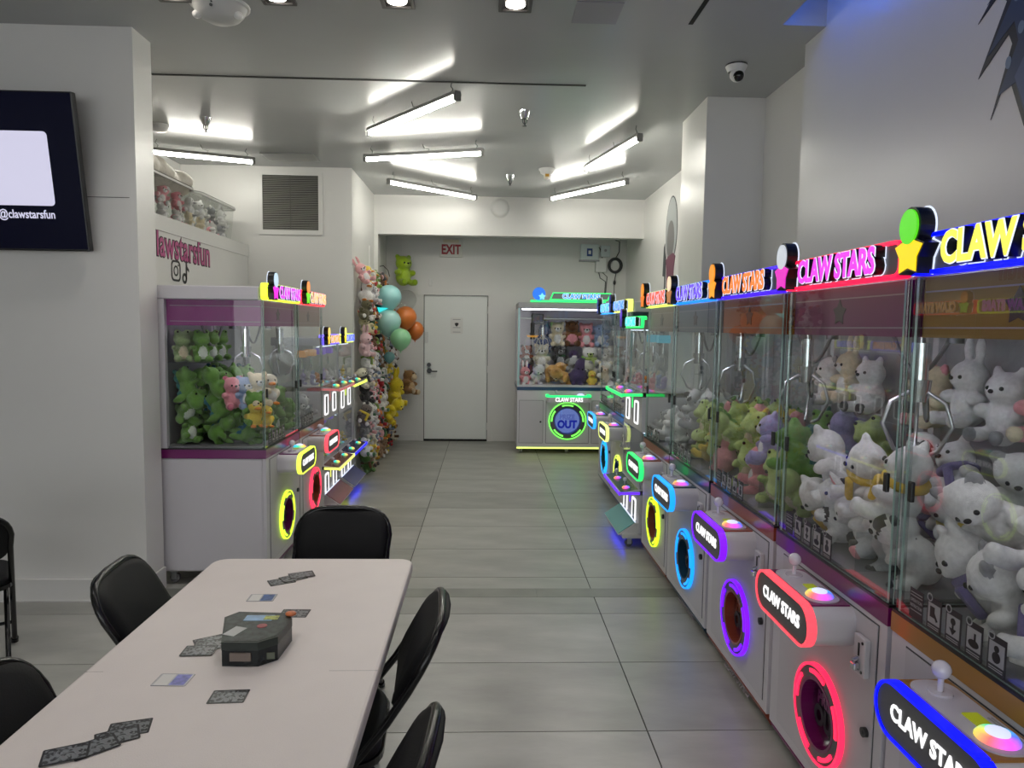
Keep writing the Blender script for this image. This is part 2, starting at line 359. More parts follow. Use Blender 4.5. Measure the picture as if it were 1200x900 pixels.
tube_light((-1.05, 7.73), (-0.16, 8.53), 'tube light nearest the header above the exit sign')
tube_light((0.95, 6.89), (1.21, 5.79), 'upper tube light on the right beside the column')
tube_light((0.76, 8.49), (1.44, 7.48), 'lower tube light on the right near the header')
tube_light((-3.03, 6.60), (-2.23, 6.91), 'tube light over the storage bins in the left niche')
def sprinkler(x, y, label):
    t = thing('sprinkler', label, 'sprinkler', (x, y, ZC), 0, 'chrome ceiling sprinkler heads')
    part('escutcheon', 'spe', lambda: MB().lathe([(0.045, 0), (0.042, -0.012), (0.028, -0.05), (0.02, -0.06)], n=18), CHROME, t)
    part('frame', 'spf', lambda: MB().tube([(-0.018, 0, -0.055), (-0.016, 0, -0.085), (0, 0, -0.1), (0.016, 0, -0.085), (0.018, 0, -0.055)], 0.004, 6), STEEL, t)
    part('deflector', 'spd', lambda: MB().cyl((0, 0, -0.055), (0, 0, -0.112), 0.005, n=8).cyl((0, 0, -0.11), (0, 0, -0.114), 0.016, n=14), STEEL, t)
sprinkler(-2.272, 5.909, 'ceiling sprinkler head over the left niche')
sprinkler(0.274, 5.524, 'ceiling sprinkler head nearest the middle of the aisle')
sprinkler(0.239, 7.795, 'farthest ceiling sprinkler head near the header')
def detector(name, x, y, r, label, strobe=False):
    t = thing(name, label, 'smoke detector', (x, y, ZC))
    MB().lathe([(r, 0), (r, -0.012), (r*0.9, -0.02)], n=24).build('mounting_plate', WHT, t)
    MB().lathe([(r*0.85, -0.018), (r*0.8, -0.045), (r*0.45, -0.06), (0, -0.06)], n=24).build('cover', WHT, t)
    if strobe:
        MB().lathe([(r*0.42, -0.058), (r*0.36, -0.10), (0, -0.115)], n=16).build('strobe_lens', mat('strobe lens', (225, 220, 205), 0.15), t)
        MB().box(-0.02, 0.02, -r*0.5, -r*0.46, -0.085, -0.05).build('lamp', mat('amber', (190, 140, 40), 0.3), t)
detector('smoke_detector', 0.61, 7.47, 0.085, 'white ceiling detector with strobe lens beside the right tube lights', True)
detector('smoke_detector', -2.74, 6.14, 0.075, 'small cream smoke detector above the storage bins')
em = thing('emergency_light', 'half-dome white emergency light on the near ceiling', 'emergency light', (-1.40, 3.86, ZC))
MB().lathe([(0.135, 0), (0.135, -0.006), (0.125, -0.035), (0.10, -0.065), (0.06, -0.085), (0, -0.09)], n=28).build('dome', mat('frosted dome', (190, 190, 188), 0.6), em)
MB().lathe([(0.150, 0), (0.150, -0.008), (0.132, -0.008)], n=28).build('base_ring', WHT, em)
for s in (-1, 1): MB().ell((s*0.105, -0.03, -0.062), (0.024, 0.024, 0.02)).build('lamp_head', WHT, em)
MB().cyl((0.0, -0.118, -0.05), (0, -0.124, -0.052), 0.008, n=8).cyl((0.004, -0.121, -0.034), (0.004, -0.127, -0.036), 0.005, n=8).build('indicator', BLK, em)
# recessed downlights: a row across the near ceiling, unseen rows toward the shopfront added to light the room
DLX = (-1.60, -1.075, -0.47, 0.13)
ords = ('leftmost', 'second from the left', 'third from the left', 'rightmost')
dnames = ['%s square recessed downlight at the top of the picture' % o for o in ords]
def downlight(x, y, label, grp):
    t = thing('downlight', label, 'downlight', (x, y, ZC), 0, grp)
    part('bezel', 'dlb', lambda: MB().ring(rrect(-0.085, 0.085, -0.085, 0.085, 0.006, 2), rrect(-0.066, 0.066, -0.066, 0.066, 0.004, 2), 'xy', -0.012, 0.0), mat('dark downlight bezel', (72, 70, 70), 0.35), t)
    part('reflector', 'dlr', lambda: MB().box(-0.078, 0.078, -0.078, 0.078, -0.003, -0.001), mat('dark reflector', (40, 40, 42), 0.3), t)
    part('lens', 'dll', lambda: MB().cyl((0, 0, -0.0035), (0, 0, -0.010), 0.05, n=24), DOWNL, t)
    if 'sp' not in CACHE:
        L_ = bpy.data.lights.new('downlight_beam', 'SPOT'); L_.energy = SPOT_W; L_.spot_size = 1.75; L_.spot_blend = 0.7; L_.shadow_soft_size = 0.05; L_.color = (1.0, 0.95, 0.90); CACHE['sp'] = L_
    obj('beam', CACHE['sp'], t, (0, 0, -0.02))
for i, x in enumerate(DLX): downlight(x, 3.735, dnames[i], 'recessed downlights in the near ceiling')
for j, y in enumerate((1.7, -0.4, -2.4)):
    for i, x in enumerate((-3.4, -2.2, -1.0, 0.13)): downlight(x, y, '%s downlight in the %s unseen ceiling row added for light' % (ords[i], ('first', 'second', 'third')[j]), 'unseen downlights added behind the near row')
tag(MB().box(0.44, 0.68, 3.69, 3.94, ZC-0.006, ZC-0.0005).build('ceiling_panel', mat('grey access panel', (138, 136, 142), 0.5)), 'plain grey square panel on the near ceiling', 'panel')
tag(MB().box(-2.24, 0.657, 4.915, 4.937, ZC-0.004, ZC-0.0005).build('linear_slot', BLKM), 'long black linear slot running across the ceiling', 'ceiling slot')
tag(MB().box(1.072, 1.096, 1.5, 3.92, ZC-0.004, ZC-0.0005).build('linear_slot', BLKM), 'short black linear slot pointing toward the viewer', 'ceiling slot')
tag(MB().box(-2.2, -1.69, 7.03, 7.33, ZC-0.008, ZC-0.0005).build('access_hatch', mat('hatch paint', (176, 177, 176), 0.35)), 'square painted hatch in the ceiling above the wall vent', 'hatch')
# dome cameras
def dome_cam(loc, rz, label, s=1.0):
    t = thing('security_camera', label, 'security camera', loc, rz)
    MB().lathe([(0.066*s, 0), (0.066*s, -0.012*s), (0.058*s, -0.03*s), (0.05*s, -0.045*s)], n=22).build('base', WHT, t)
    MB().lathe([(0.067*s, -0.001), (0.0675*s, -0.006*s), (0.066*s, -0.010*s)], n=22).build('gasket', BLK, t)
    MB().ell((0, -0.012*s, -0.062*s), 0.046*s, 18, 12).build('eyeball', WHT, t)
    MB().ell((-0.006*s, -0.034*s, -0.078*s), 0.034*s, 16, 10).build('lens', mat('black camera lens', (6, 6, 8), 0.1), t)
dome_cam((1.536, 4.484, ZC), 0.25, 'white dome security camera on the ceiling by the column')
dome_cam((1.86, 10.0, 3.0), 0.3, 'small dark-eyed security camera in the door alcove corner', 0.9)
# ---- wall vent
vt = thing('wall_louver', 'large square dark louvred vent high on the white wall', 'vent', (-2.068, YV, 2.92))
MB().ring([(-0.335, -0.325), (0.335, -0.325), (0.335, 0.32), (-0.335, 0.32)], [(-0.29, -0.275), (0.29, -0.275), (0.29, 0.29), (-0.29, 0.29)], 'xz', -0.014, 0).build('frame', TRIMP, vt)
MB().box(-0.29, 0.29, -0.002, -0.0005, -0.275, 0.29).build('backing', mat('vent dark', (24, 24, 23), 0.8), vt)
sl = MB().prism([(-0.011, 0.0), (-0.002, 0.012), (-0.002, 0.010), (-0.009, 0.0)], 'yz', -0.29, 0.29).mesh('slat', mat('dusty vent slat', (126, 126, 121), 0.6))
for i in range(30): obj('slat', sl, vt, (0, 0, -0.272+0.0187*i))
MB().box(-0.004, 0.004, -0.012, -0.010, -0.275, 0.29).build('mullion', mat('vent mullion', (88, 88, 85), 0.6), vt)
# ---- utility boxes in alcove
ub = thing('network_box', 'white wall box with a blue badge beside the coiled cable', 'wall box', (1.454, YD, 2.63))
MB().rbox(-0.13, 0.13, -0.09, 0, 0, 0.22, 0.008).build('case', mat('box white', (200, 208, 210), 0.4), ub)
MB().box(-0.14, 0.14, -0.10, 0, -0.02, 0.0).build('ledge', CABG, ub)
MB().rbox(-0.04, 0.04, -0.094, -0.089, 0.05, 0.16, 0.003).build('badge', mat('blue badge', (30, 62, 130), 0.4), ub)
MB().box(-0.018, 0.018, -0.096, -0.093, 0.08, 0.13).build('badge_mark', WHT, ub)
MB().tube([(0.12, -0.04, 0.2), (0.16, -0.03, 0.16), (0.2, -0.02, 0.0), (0.24, -0.02, -0.03)], 0.006, 6).build('cable', mat('grey cable', (70, 72, 74), 0.5), ub)
jb = tag(MB().rbox(1.62, 1.755, YD-0.05, YD, 2.68, 2.84, 0.006).build('junction_box', mat('box white', (200, 208, 210), 0.4)), 'small square white junction box above the cable coil', 'wall box')
MB().cyl((1.687, YD-0.05, 2.77), (1.687, YD-0.054, 2.77), 0.02, n=14).build('knockout', CABG, jb)
j2 = tag(MB().rbox(1.545, 1.70, YD-0.07, YD, 2.46, 2.66, 0.008).build('power_supply', WHT), 'plain white box below the network box', 'wall box')
MB().tube([(1.6, YD-0.03, 2.46), (1.62, YD-0.03, 2.38), (1.70, YD-0.03, 2.33), (1.69, YD-0.02, 2.1)], 0.006, 6).tube([(1.65, YD-0.03, 2.46), (1.72, YD-0.03, 2.40), (1.69, YD-0.02, 1.9)], 0.005, 6).build('cable', STEEL, j2)
cl_ = thing('cable_coil', 'coiled black cable hanging on the alcove wall', 'cable', (1.83, YD-0.03, 2.56))
for k in range(3): MB().tube([((0.075+0.012*k)*math.cos(2*PI*i/20), -0.012*k, (0.085+0.01*k)*math.sin(2*PI*i/20)) for i in range(20)], 0.010, 6, closed=True).build('loop', mat('dark cable', (48, 50, 52), 0.5), cl_)
MB().tube([(0.0, 0, 0.09), (0.06, 0.01, 0.2), (0.06, 0.01, 0.34), (0, 0.015, 0.36)], 0.006, 6).tube([(0.02, 0, -0.1), (0.0, 0, -0.2), (0.0, 0, -0.26)], 0.006, 6).build('lead', STEEL, cl_)
MB().tube([(0, 0.012, -0.28), (0.0, 0.012, -0.7)], 0.004, 6).ell((0, 0.005, -0.24), (0.02, 0.015, 0.035)).build('plug', mat('dark cable', (48, 50, 52), 0.5), cl_)
wpl = tag(MB().rbox(-1.433, -1.425, 8.72, 8.98, 2.30, 2.62, 0.002, 1).build('wall_panel', TRIMP), 'blank white access plate above the toy wall', 'panel')
MB().box(-1.425, -1.42, 8.78, 9.0, 2.28, 2.36).build('socket', WHT, wpl)
rp = tag(MB().rbox(-0.83, -0.78, YD-0.015, YD, 2.23, 2.33, 0.004).build('door_chime', WHT), 'small white plate on the wall above the exit door', 'wall plate')

# ================================================================== MURAL DECALS (plain shapes)
mu = thing('wall_decal', 'tall grey and mauve wall decal on the white wall by the column', 'wall decal', (XR3, 7.72, 2.12))
def yzsh(poly, d): return MB().prism(poly, 'yz', -d, -d+0.0012)
MB().prism([(0.24*math.cos(t)+0.0, 0.62+0.36*math.sin(t)) for t in [2*PI*i/28 for i in range(28)]], 'yz', -0.003, -0.001).build('oval_outline', mat('decal charcoal', (60, 62, 66), 0.5), mu)
MB().prism([(0.225*math.cos(t)+0.0, 0.62+0.345*math.sin(t)) for t in [2*PI*i/28 for i in range(28)]], 'yz', -0.0042, -0.003).build('oval', mat('decal pale grey', (158, 162, 162), 0.5), mu)
MB().prism([(0.15*math.cos(t)+0.02, 0.52+0.2*math.sin(t)) for t in [2*PI*i/24 for i in range(24)]], 'yz', -0.0054, -0.0042).build('inner_oval', mat('decal mid grey', (112, 110, 110), 0.5), mu)
MB().prism([(0.19, 0.30), (0.16, 0.20), (0.14, -0.03), (0.02, 0.07), (-0.12, 0.05), (-0.15, 0.22), (-0.19, 0.32), (-0.1, 0.36), (0.1, 0.34)], 'yz', -0.0066, -0.001).build('banner', mat('decal mauve', (112, 66, 84), 0.5), mu)
MB().prism([(0.34, 0.14), (0.31, 0.46), (0.27, 0.50), (0.24, 0.40), (0.20, 0.34), (0.21, 0.0), (0.26, -0.02), (0.26, 0.13)], 'yz', -0.003, -0.001).build('strap', mat('decal charcoal', (60, 62, 66), 0.5), mu)
bs = thing('wall_mural', 'dark blue spiky mural cut off by the right edge', 'mural', (XR1, 0, 0))
MB().prism([(1.2, 2.2), (1.2, 3.28), (2.60, 3.28), (2.62, 3.02), (2.54, 2.92), (2.665, 2.80), (2.56, 2.86), (2.52, 2.82), (2.645, 2.595), (2.50, 2.70), (2.48, 2.66), (2.565, 2.425), (2.49, 2.56), (2.40, 2.36), (2.3, 2.2)], 'yz', -0.003, -0.001).build('outline', mat('mural navy line', (16, 20, 40), 0.4), bs)
MB().prism([(1.2, 2.2), (1.2, 3.27), (2.585, 3.27), (2.60, 3.02), (2.50, 2.925), (2.62, 2.85), (2.545, 2.875), (2.49, 2.82), (2.60, 2.66), (2.475, 2.735), (2.45, 2.66), (2.53, 2.50), (2.45, 2.52), (2.38, 2.36), (2.27, 2.2)], 'yz', -0.0042, -0.003).build('fill', mat('mural blue', (40, 58, 92), 0.4), bs)
MB().prism([(2.455, 2.54), (2.40, 2.62), (2.2, 2.66), (2.0, 2.6), (2.0, 2.2), (2.28, 2.2), (2.37, 2.36)], 'yz', -0.0054, -0.0042).build('inner_patch', mat('mural steel blue', (70, 86, 122), 0.4), bs)
for y, z in ((2.47, 2.82), (2.44, 2.70), (2.49, 2.60), (2.36, 2.9)): MB().prism([(y+0.014*math.cos(t), z+0.022*math.sin(t)) for t in [2*PI*i/12 for i in range(12)]], 'yz', -0.0054, -0.0042).build('dot', mat('mural pale dot', (110, 128, 150), 0.4), bs)

# ---- ledge wall lettering, icons
lt = thing('wall_lettering', 'pink lawstarsfun lettering with dark outline on the ledge wall', 'lettering', (-2.52, 0, 0))
text('outline', 'lawstarsfun', 0.30, mat('decal dark outline', (46, 26, 40), 0.5), lt, (0.001, 6.06, 2.262), (0, 0, PI/2), extr=0.0012, off=0.013, sx=0.74, space=1.04)
text('letters', 'lawstarsfun', 0.30, PINKT, lt, (0.003, 6.06, 2.262), (0, 0, PI/2), extr=0.0012, off=0.003, sx=0.74, space=1.04)
ic = thing('camera_icon', 'black rounded square camera icon below the pink lettering', 'icon', (-2.519, 5.87, 2.075), PI/2)
MB().ring(rrect(-0.085, 0.085, -0.085, 0.085, 0.045), rrect(-0.068, 0.068, -0.068, 0.068, 0.033), 'xz', -0.0015, 0).build('frame', BLACKD, ic)
MB().ring(circ(0, 0, 0.043), circ(0, 0, 0.029), 'xz', -0.0015, 0).build('lens_ring', BLACKD, ic)
MB().prism(circ(0.045, 0.047, 0.009, 12), 'xz', -0.0015, 0).build('dot', BLACKD, ic)
tk = tag(MB().ring(circ(-0.018, -0.045, 0.045), circ(-0.018, -0.045, 0.022), 'xz', -0.0015, 0).box(0.008, 0.030, -0.0015, 0, -0.05, 0.09).prism([(0.030, 0.09), (0.040, 0.055), (0.072, 0.035), (0.072, 0.012), (0.030, 0.03)], 'xz', -0.0015, 0).build('note_icon', BLACKD, None, (-2.519, 6.05, 2.07), (0, 0, PI/2)), 'black musical note icon beside the camera icon', 'icon')

# ================================================================== WALL SCREEN
tilt = 0.155
tv = thing('wall_screen', 'large tilted wall screen showing a white panel on navy', 'screen', (-2.225, 4.085, 2.045))
tv.rotation_euler = (tilt, 0, 0)
TW, TH = 1.50, 0.84
MB().rbox(-TW, 0, 0.0, 0.045, 0, TH, 0.006).build('housing', BLK, tv)
MB().box(-TW+0.008, -0.008, -0.0015, 0.001, 0.012, TH-0.008).build('display', SCREEN, tv)
MB().prism(rrect(-0.575, -0.155, 0.245, 0.635, 0.022), 'xz', -0.003, -0.0015).build('white_panel', SCRW, tv)
text('caption', '@clawstarsfun', 0.064, SCRW, tv, (-0.315, -0.002, 0.197), extr=0.0008, off=0.001, sx=0.80)
MB().box(-0.9, -0.6, 0.04, 0.075, 0.3, 0.6).build('bracket', STEEL, tv)

# ================================================================== PLUSH PROTOTYPES
def remeshed(mb, tags, voxel, name):
    me = mb.mesh('tmp', [BLK]); o = bpy.data.objects.new('tmp', me); COL.objects.link(o)
    r = o.modifiers.new('r', 'REMESH'); r.mode = 'VOXEL'; r.voxel_size = voxel
    s = o.modifiers.new('s', 'SMOOTH'); s.factor = 0.5; s.iterations = 4
    dg = bpy.context.evaluated_depsgraph_get(); out = bpy.data.meshes.new_from_object(o.evaluated_get(dg))
    bpy.data.objects.remove(o); bpy.data.meshes.remove(me); out.name = name
    for i, p in enumerate(out.polygons):
        c = p.center; best = 9; bt = 0
        for t, q, rr in tags:
            d = math.sqrt(((c.x-q[0])/rr[0])**2+((c.y-q[1])/rr[1])**2+((c.z-q[2])/rr[2])**2)
            if d < best: best = d; bt = t
        p.material_index = bt; p.use_smooth = True
    return out
def sym(t, c, r): return [(t, c, r), (t, (-c[0], c[1], c[2]), r)]
BASE = [(0, (0, 0, .31), (.24, .21, .29)), (2, (0, -.09, .31), (.165, .15, .20)), (0, (0, -.03, .70), (.26, .22, .225))]
LIMB = sym(0, (.255, -.11, .42), (.085, .15, .095))+sym(0, (.175, -.24, .12), (.10, .17, .10))+sym(1, (.185, -.375, .13), (.10, .05, .11))
MUZ = [(2, (0, -.205, .655), (.105, .085, .08))]
KINDS = {
 'bear': (BASE+LIMB+MUZ+sym(1, (.195, 0, .885), (.085, .055, .085)), .235, .70, True),
 'bunny': (BASE+LIMB+MUZ+sym(0, (.11, .03, 1.06), (.075, .045, .21))+sym(1, (.11, -.01, 1.07), (.045, .03, .15)), .235, .70, True),
 'cow': (BASE+LIMB+MUZ+sym(1, (.29, .02, .80), (.11, .05, .065))+[(1, (.12, -.12, .80), (.11, .13, .10)), (1, (-.15, .02, .40), (.12, .19, .15))], .235, .72, True),
 'cat': (BASE+LIMB+MUZ+sym(0, (.17, 0, .90), (.07, .05, .11)), .235, .72, True),
 'duck': ([(0, (0, .02, .28), (.27, .28, .27)), (2, (0, -.12, .27), (.19, .16, .19)), (0, (0, -.05, .67), (.235, .22, .225)), (1, (0, -.29, .62), (.11, .13, .045))]+sym(0, (.27, .02, .33), (.05, .17, .13))+sym(1, (.14, -.24, .05), (.10, .14, .05)), .215, .72, False),
 'dinosaur': ([(0, (0, 0, .30), (.23, .21, .29)), (2, (0, -.1, .29), (.15, .14, .21)), (0, (0, -.04, .68), (.235, .22, .20)), (0, (0, -.20, .62), (.20, .15, .12)), (0, (0, .28, .12), (.11, .24, .10))]+sym(0, (.13, -.06, .86), (.085, .085, .085))+[(1, (0, .17, .86), (.035, .08, .09)), (1, (0, .23, .66), (.035, .07, .09)), (1, (0, .23, .46), (.035, .07, .09)), (1, (0, .27, .27), (.035, .09, .07))]+sym(0, (.24, -.13, .42), (.07, .13, .07))+sym(0, (.175, -.2, .10), (.10, .16, .10)), .0, .87, False),
 'capybara': ([(0, (0, .02, .30), (.28, .26, .29)), (2, (0, -.12, .27), (.2, .16, .2)), (0, (0, -.04, .68), (.24, .23, .20)), (1, (0, -.22, .63), (.15, .12, .12))]+sym(1, (.2, .04, .84), (.05, .04, .05))+LIMB, .20, .75, True),
 'pear': ([(0, (0, 0, .32), (.30, .28, .32)), (0, (0, 0, .68), (.20, .19, .27)), (1, (0, 0, .98), (.04, .04, .10)), (1, (.07, 0, .98), (.10, .05, .03))]+sym(0, (.29, -.05, .34), (.06, .09, .06))+sym(0, (.13, -.17, .04), (.08, .1, .06)), .0, .55, False),
 'elephant': (BASE+LIMB+[(0, (0, -.26, .60), (.06, .10, .07)), (0, (0, -.32, .50), (.055, .06, .09))]+sym(1, (.30, .02, .72), (.13, .05, .16)), .235, .74, False),
}
PROTO = {}
for kd, (els, ex_, ez_, nose) in KINDS.items():
    mb = MB()
    for t, c, r in els: mb.ell(c, r, 16, 10)
    body = remeshed(mb, els, 0.034, 'plush_body')
    ep = (.135, -.138, .87) if kd == 'dinosaur' else (.075, -.225, .56) if kd == 'pear' else (.095, -.225, ez_)
    for m_ in range(3): body.materials.append(BLK)
    PROTO[kd] = (body, ep, nose)
eye_me = MB().ell((0, 0, 0), .028, 8, 6).mesh('eye', [EYE]); nose_me = MB().ell((0, 0, 0), (.04, .022, .028), 8, 6).mesh('nose', [EYE])
scarf_me = {}
def scarf(m):
    if m.name not in scarf_me:
        b = MB().tube([(0.215*math.cos(2*PI*i/18), -0.02+0.19*math.sin(2*PI*i/18), 0.53) for i in range(18)], 0.055, 8, closed=True)
        b.rbox(0.02, 0.14, -0.30, -0.22, 0.22, 0.52, 0.03); scarf_me[m.name] = b.mesh('scarf', m)
    return scarf_me[m.name]
def plush(kind, cols, M4, label, group, face=True, sc=None, name=None):
    """one toy: body mesh is the root; the eyes and nose and any scarf are its parts"""
    body, ep, hasnose = PROTO[kind]
    o = bpy.data.objects.new((name or 'plush_'+kind), body); COL.objects.link(o); o.matrix_world = M4
    for i in range(3):
        sl_ = o.material_slots[i]; sl_.link = 'OBJECT'; sl_.material = plushmat(cols[min(i, len(cols)-1)])
    tag(o, label, 'plush toy', group)
    if face:
        obj('eye', eye_me, o, ep); obj('eye', eye_me, o, (-ep[0], ep[1], ep[2]))
        if hasnose: obj('nose', nose_me, o, (0, -.285, .685))
    if sc: obj('scarf', scarf(plushmat(sc)), o)
    return o
def xf(loc, rz=0, rx=0, ry=0, s=0.2):
    return Matrix.Translation(loc) @ Matrix.Rotation(rz, 4, 'Z') @ Matrix.Rotation(rx, 4, 'X') @ Matrix.Rotation(ry, 4, 'Y') @ Matrix.Translation((0, 0, -0.42*s)) @ Matrix.Diagonal((s, s, s, 1))
ORD = ['first', 'second', 'third', 'fourth', 'fifth', 'sixth', 'seventh', 'eighth', 'ninth', 'tenth', 'eleventh', 'twelfth', 'thirteenth', 'fourteenth', 'fifteenth', 'sixteenth', 'seventeenth', 'eighteenth']
CN = {}
def cname(c):
    r, g_, b = c
    if c in CN: return CN[c]
    mx, mn = max(c), min(c)
    if mx-mn < 28: return 'white' if mx > 190 else 'grey' if mx > 80 else 'black'
    if r > g_+60 and r > b+60 and g_ < 90 and b < 90: return 'red' if g_ <= b+6 else 'brown'
    if r > 190 and g_ > 160 and b > 130: return 'cream' if g_ > b else 'pink'
    if r >= g_ >= b: return 'yellow' if g_ > 150 else 'orange' if g_ > 90 and r > 180 else 'brown' if g_ > 45 else 'red'
    if g_ >= r and g_ >= b: return 'green'
    if b >= r: return 'purple' if r > g_ else 'blue'
    return 'pink'

# ================================================================== CLAW MACHINES
def caster():
    b = MB(); b.cyl((-0.012, 0, 0.03), (0.012, 0, 0.03), 0.03, n=16); return b
def add_caster(root, x, y):
    c = part('caster', 'cst', lambda: MB().box(-0.024, 0.024, -0.024, 0.024, 0.066, 0.075).box(-0.02, -0.015, -0.012, 0.02, 0.02, 0.068).box(0.015, 0.02, -0.012, 0.02, 0.02, 0.068), ALU, root, (x, y, 0.002))
    part('wheel', 'cstw', caster, RUBBER, c)
def holeplate(x0, x1, z0, z1, cx, cz, r, y0, y1):
    angs = sorted(set([2*PI*i/40 for i in range(40)]+[math.atan2(z-cz, x-cx) % (2*PI) for x in (x0, x1) for z in (z0, z1)]))
    inn = [(cx+r*math.cos(a), cz+r*math.sin(a)) for a in angs]; out = []
    for a in angs:
        ca, sa = math.cos(a), math.sin(a); ts = []
        if abs(ca) > 1e-9: ts.append(((x1 if ca > 0 else x0)-cx)/ca)
        if abs(sa) > 1e-9: ts.append(((z1 if sa > 0 else z0)-cz)/sa)
        t = min(ts); out.append((cx+t*ca, cz+t*sa))
    return MB().ring(out, inn, 'xz', y0, y1)
def pane(x0, x1, y0, y1, z0, z1, thin):
    """glass sheet: one clear face plus its green cut edges"""
    b = MB()
    if thin == 'y':
        b.add([(x0, y0, z0), (x1, y0, z0), (x1, y0, z1), (x0, y0, z1)], [(0, 1, 2, 3)], 0)
        b.box(x0, x1, y0, y1, z0, z1, 1, 'fk')
    else:
        b.add([(x0, y0, z0), (x0, y1, z0), (x0, y1, z1), (x0, y0, z1)], [(0, 1, 2, 3)], 0)
        b.box(x0, x1, y0, y1, z0, z1, 1, 'lr')
    return b
def sign_board(root, W, z, H, ledc, tc, plaque, tsize, y=-0.012, sx=0.80, plq=0.085):
    """LED-framed sign: plate, LED outline, lettering, plaque"""
    x0, x1 = -W/2, W/2; key = (round(W, 2), round(H, 3), tsize, z)
    sg = part('sign', ('sg', key), lambda: MB().prism(rrect(x0+0.006, x1-0.006, z+0.004, z+H-0.004, 0.022), 'xz', y, 0.03), GRYP, root)
    part('led_outline', ('sl', key), lambda: MB().ring(rrect(x0, x1, z, z+H, 0.028), rrect(x0+0.009, x1-0.009, z+0.009, z+H-0.009, 0.020), 'xz', y-0.010, y+0.012), led(ledc), sg)
    part('led_edge', ('se', key), lambda: MB().ring(rrect(x0-0.002, x1+0.002, z-0.002, z+H+0.002, 0.03), rrect(x0, x1, z, z+H, 0.028), 'xz', y-0.008, 0.02), led(ledc), sg)
    px = x0+plq*0.75; tx = (px+plq*0.62+x1-0.02)/2
    text('letter_glow', 'CLAW STARS', tsize, WGLOW, sg, (tx, y-0.003, z+H*0.50), extr=0.001, off=tsize*0.085, sx=sx)
    text('letter_block', 'CLAW STARS', tsize, BLK, sg, (tx, y-0.018, z+H*0.50), extr=0.014, off=tsize*0.062, sx=sx)
    text('letter_rim', 'CLAW STARS', tsize, WGLOW, sg, (tx, y-0.033, z+H*0.50), extr=0.001, off=tsize*0.058, sx=sx)
    text('lettering', 'CLAW STARS', tsize, emat('letters %d %d %d' % tc, tc, 1.0), sg, (tx, y-0.0355, z+H*0.50), extr=0.001, off=tsize*0.034, sx=sx)
    r = plq*0.58; cz = z+r*1.10; hz = cz+r*1.38
    top, bot = plaque
    shape = lambda k: MB().prism(starpoly(px, cz, r*1.25+k, r*0.78+k), 'xz', -0.001, 0.001).prism([(px+(r*0.78+k)*math.cos(t), hz+(r*0.92+k)*math.sin(t)) for t in [2*PI*i/24 for i in range(24)]], 'xz', -0.001, 0.001)
    def blk(k, a, b):
        m_ = MB(); m_.prism(starpoly(px, cz, r*1.25+k, r*0.78+k), 'xz', a, b); m_.prism([(px+(r*0.78+k)*math.cos(t), hz+(r*0.92+k)*math.sin(t)) for t in [2*PI*i/24 for i in range(24)]], 'xz', a+0.0004, b-0.0004); return m_
    pk = (key, plq, z)
    part('plaque_glow', ('pg', pk), lambda: blk(0.010, y-0.004, y-0.001), WGLOW, sg)
    part('plaque_block', ('pb', pk), lambda: blk(0.006, y-0.044, y-0.004), BLK, sg)
    part('plaque_star', ('ps', pk), lambda: MB().prism(starpoly(px, cz, r*1.25, r*0.78), 'xz', y-0.047, y-0.044), emat('plaque %d %d %d' % bot, bot, 0.95), sg)
    part('plaque_disc', ('pd', pk), lambda: MB().prism([(px+(r*0.78)*math.cos(t), hz+(r*0.92)*math.sin(t)) for t in [2*PI*i/24 for i in range(24)]], 'xz', y-0.050, y-0.044), emat('plaque %d %d %d' % top, top, 0.95), sg)
    return sg
def prize_ring(root, cx, cz, R, ledc, dark, txtcol, y=-0.004, lit=False):
    g_ = part('prize_ring', ('pr', R), lambda: MB().ring(circ(0, 0, R*0.985, 40), circ(0, 0, R*0.70, 40), 'xz', -0.014, 0.004), mat('ring housing', (88, 86, 92), 0.35), root, (cx, y, cz))
    part('led_rim', ('prl', R), lambda: MB().ring(circ(0, 0, R, 44), circ(0, 0, R*0.945, 44), 'xz', -0.018, 0.006), led(ledc), g_)
    for k in range(5):
        part('led_arc', ('pra', R), lambda: MB().prism(arcpoly(R*0.80, R*0.88, -0.36, 0.36), 'xz', -0.020, -0.012), led(ledc), g_, (0, 0, 0), (0, -(PI/2+2*PI*k/5), 0))
    part('inner_trim', ('prt', R), lambda: MB().ring(circ(0, 0, R*0.72, 36), circ(0, 0, R*0.66, 36), 'xz', -0.016, 0.05), dark, g_)
    part('chute', ('prc', R, lit), lambda: MB().prism(circ(0, 0, R*0.70, 32), 'xz', 0.075, 0.08).prism(circ(0, 0, R*0.705, 32), 'xz', 0.0, 0.08, 0, True, False), (emat('chute blue glow', (120, 140, 205), 0.75) if lit else mat('chute grey', (112, 100, 108), 0.5)), g_)
    part('flap', ('prf', R), lambda: MB().prism(circ(0, 0, R*0.66, 32), 'xz', 0.028, 0.032), ACRY, g_)
    text('prize_text', 'PRIZE', R*0.36, txtcol[0], g_, (0, 0.024, R*0.18), extr=0.001, off=R*0.012, sx=0.9)
    text('out_text', 'OUT', R*0.56, txtcol[1], g_, (0, 0.024, -R*0.22), extr=0.001, off=R*0.03, sx=0.86)
    return g_
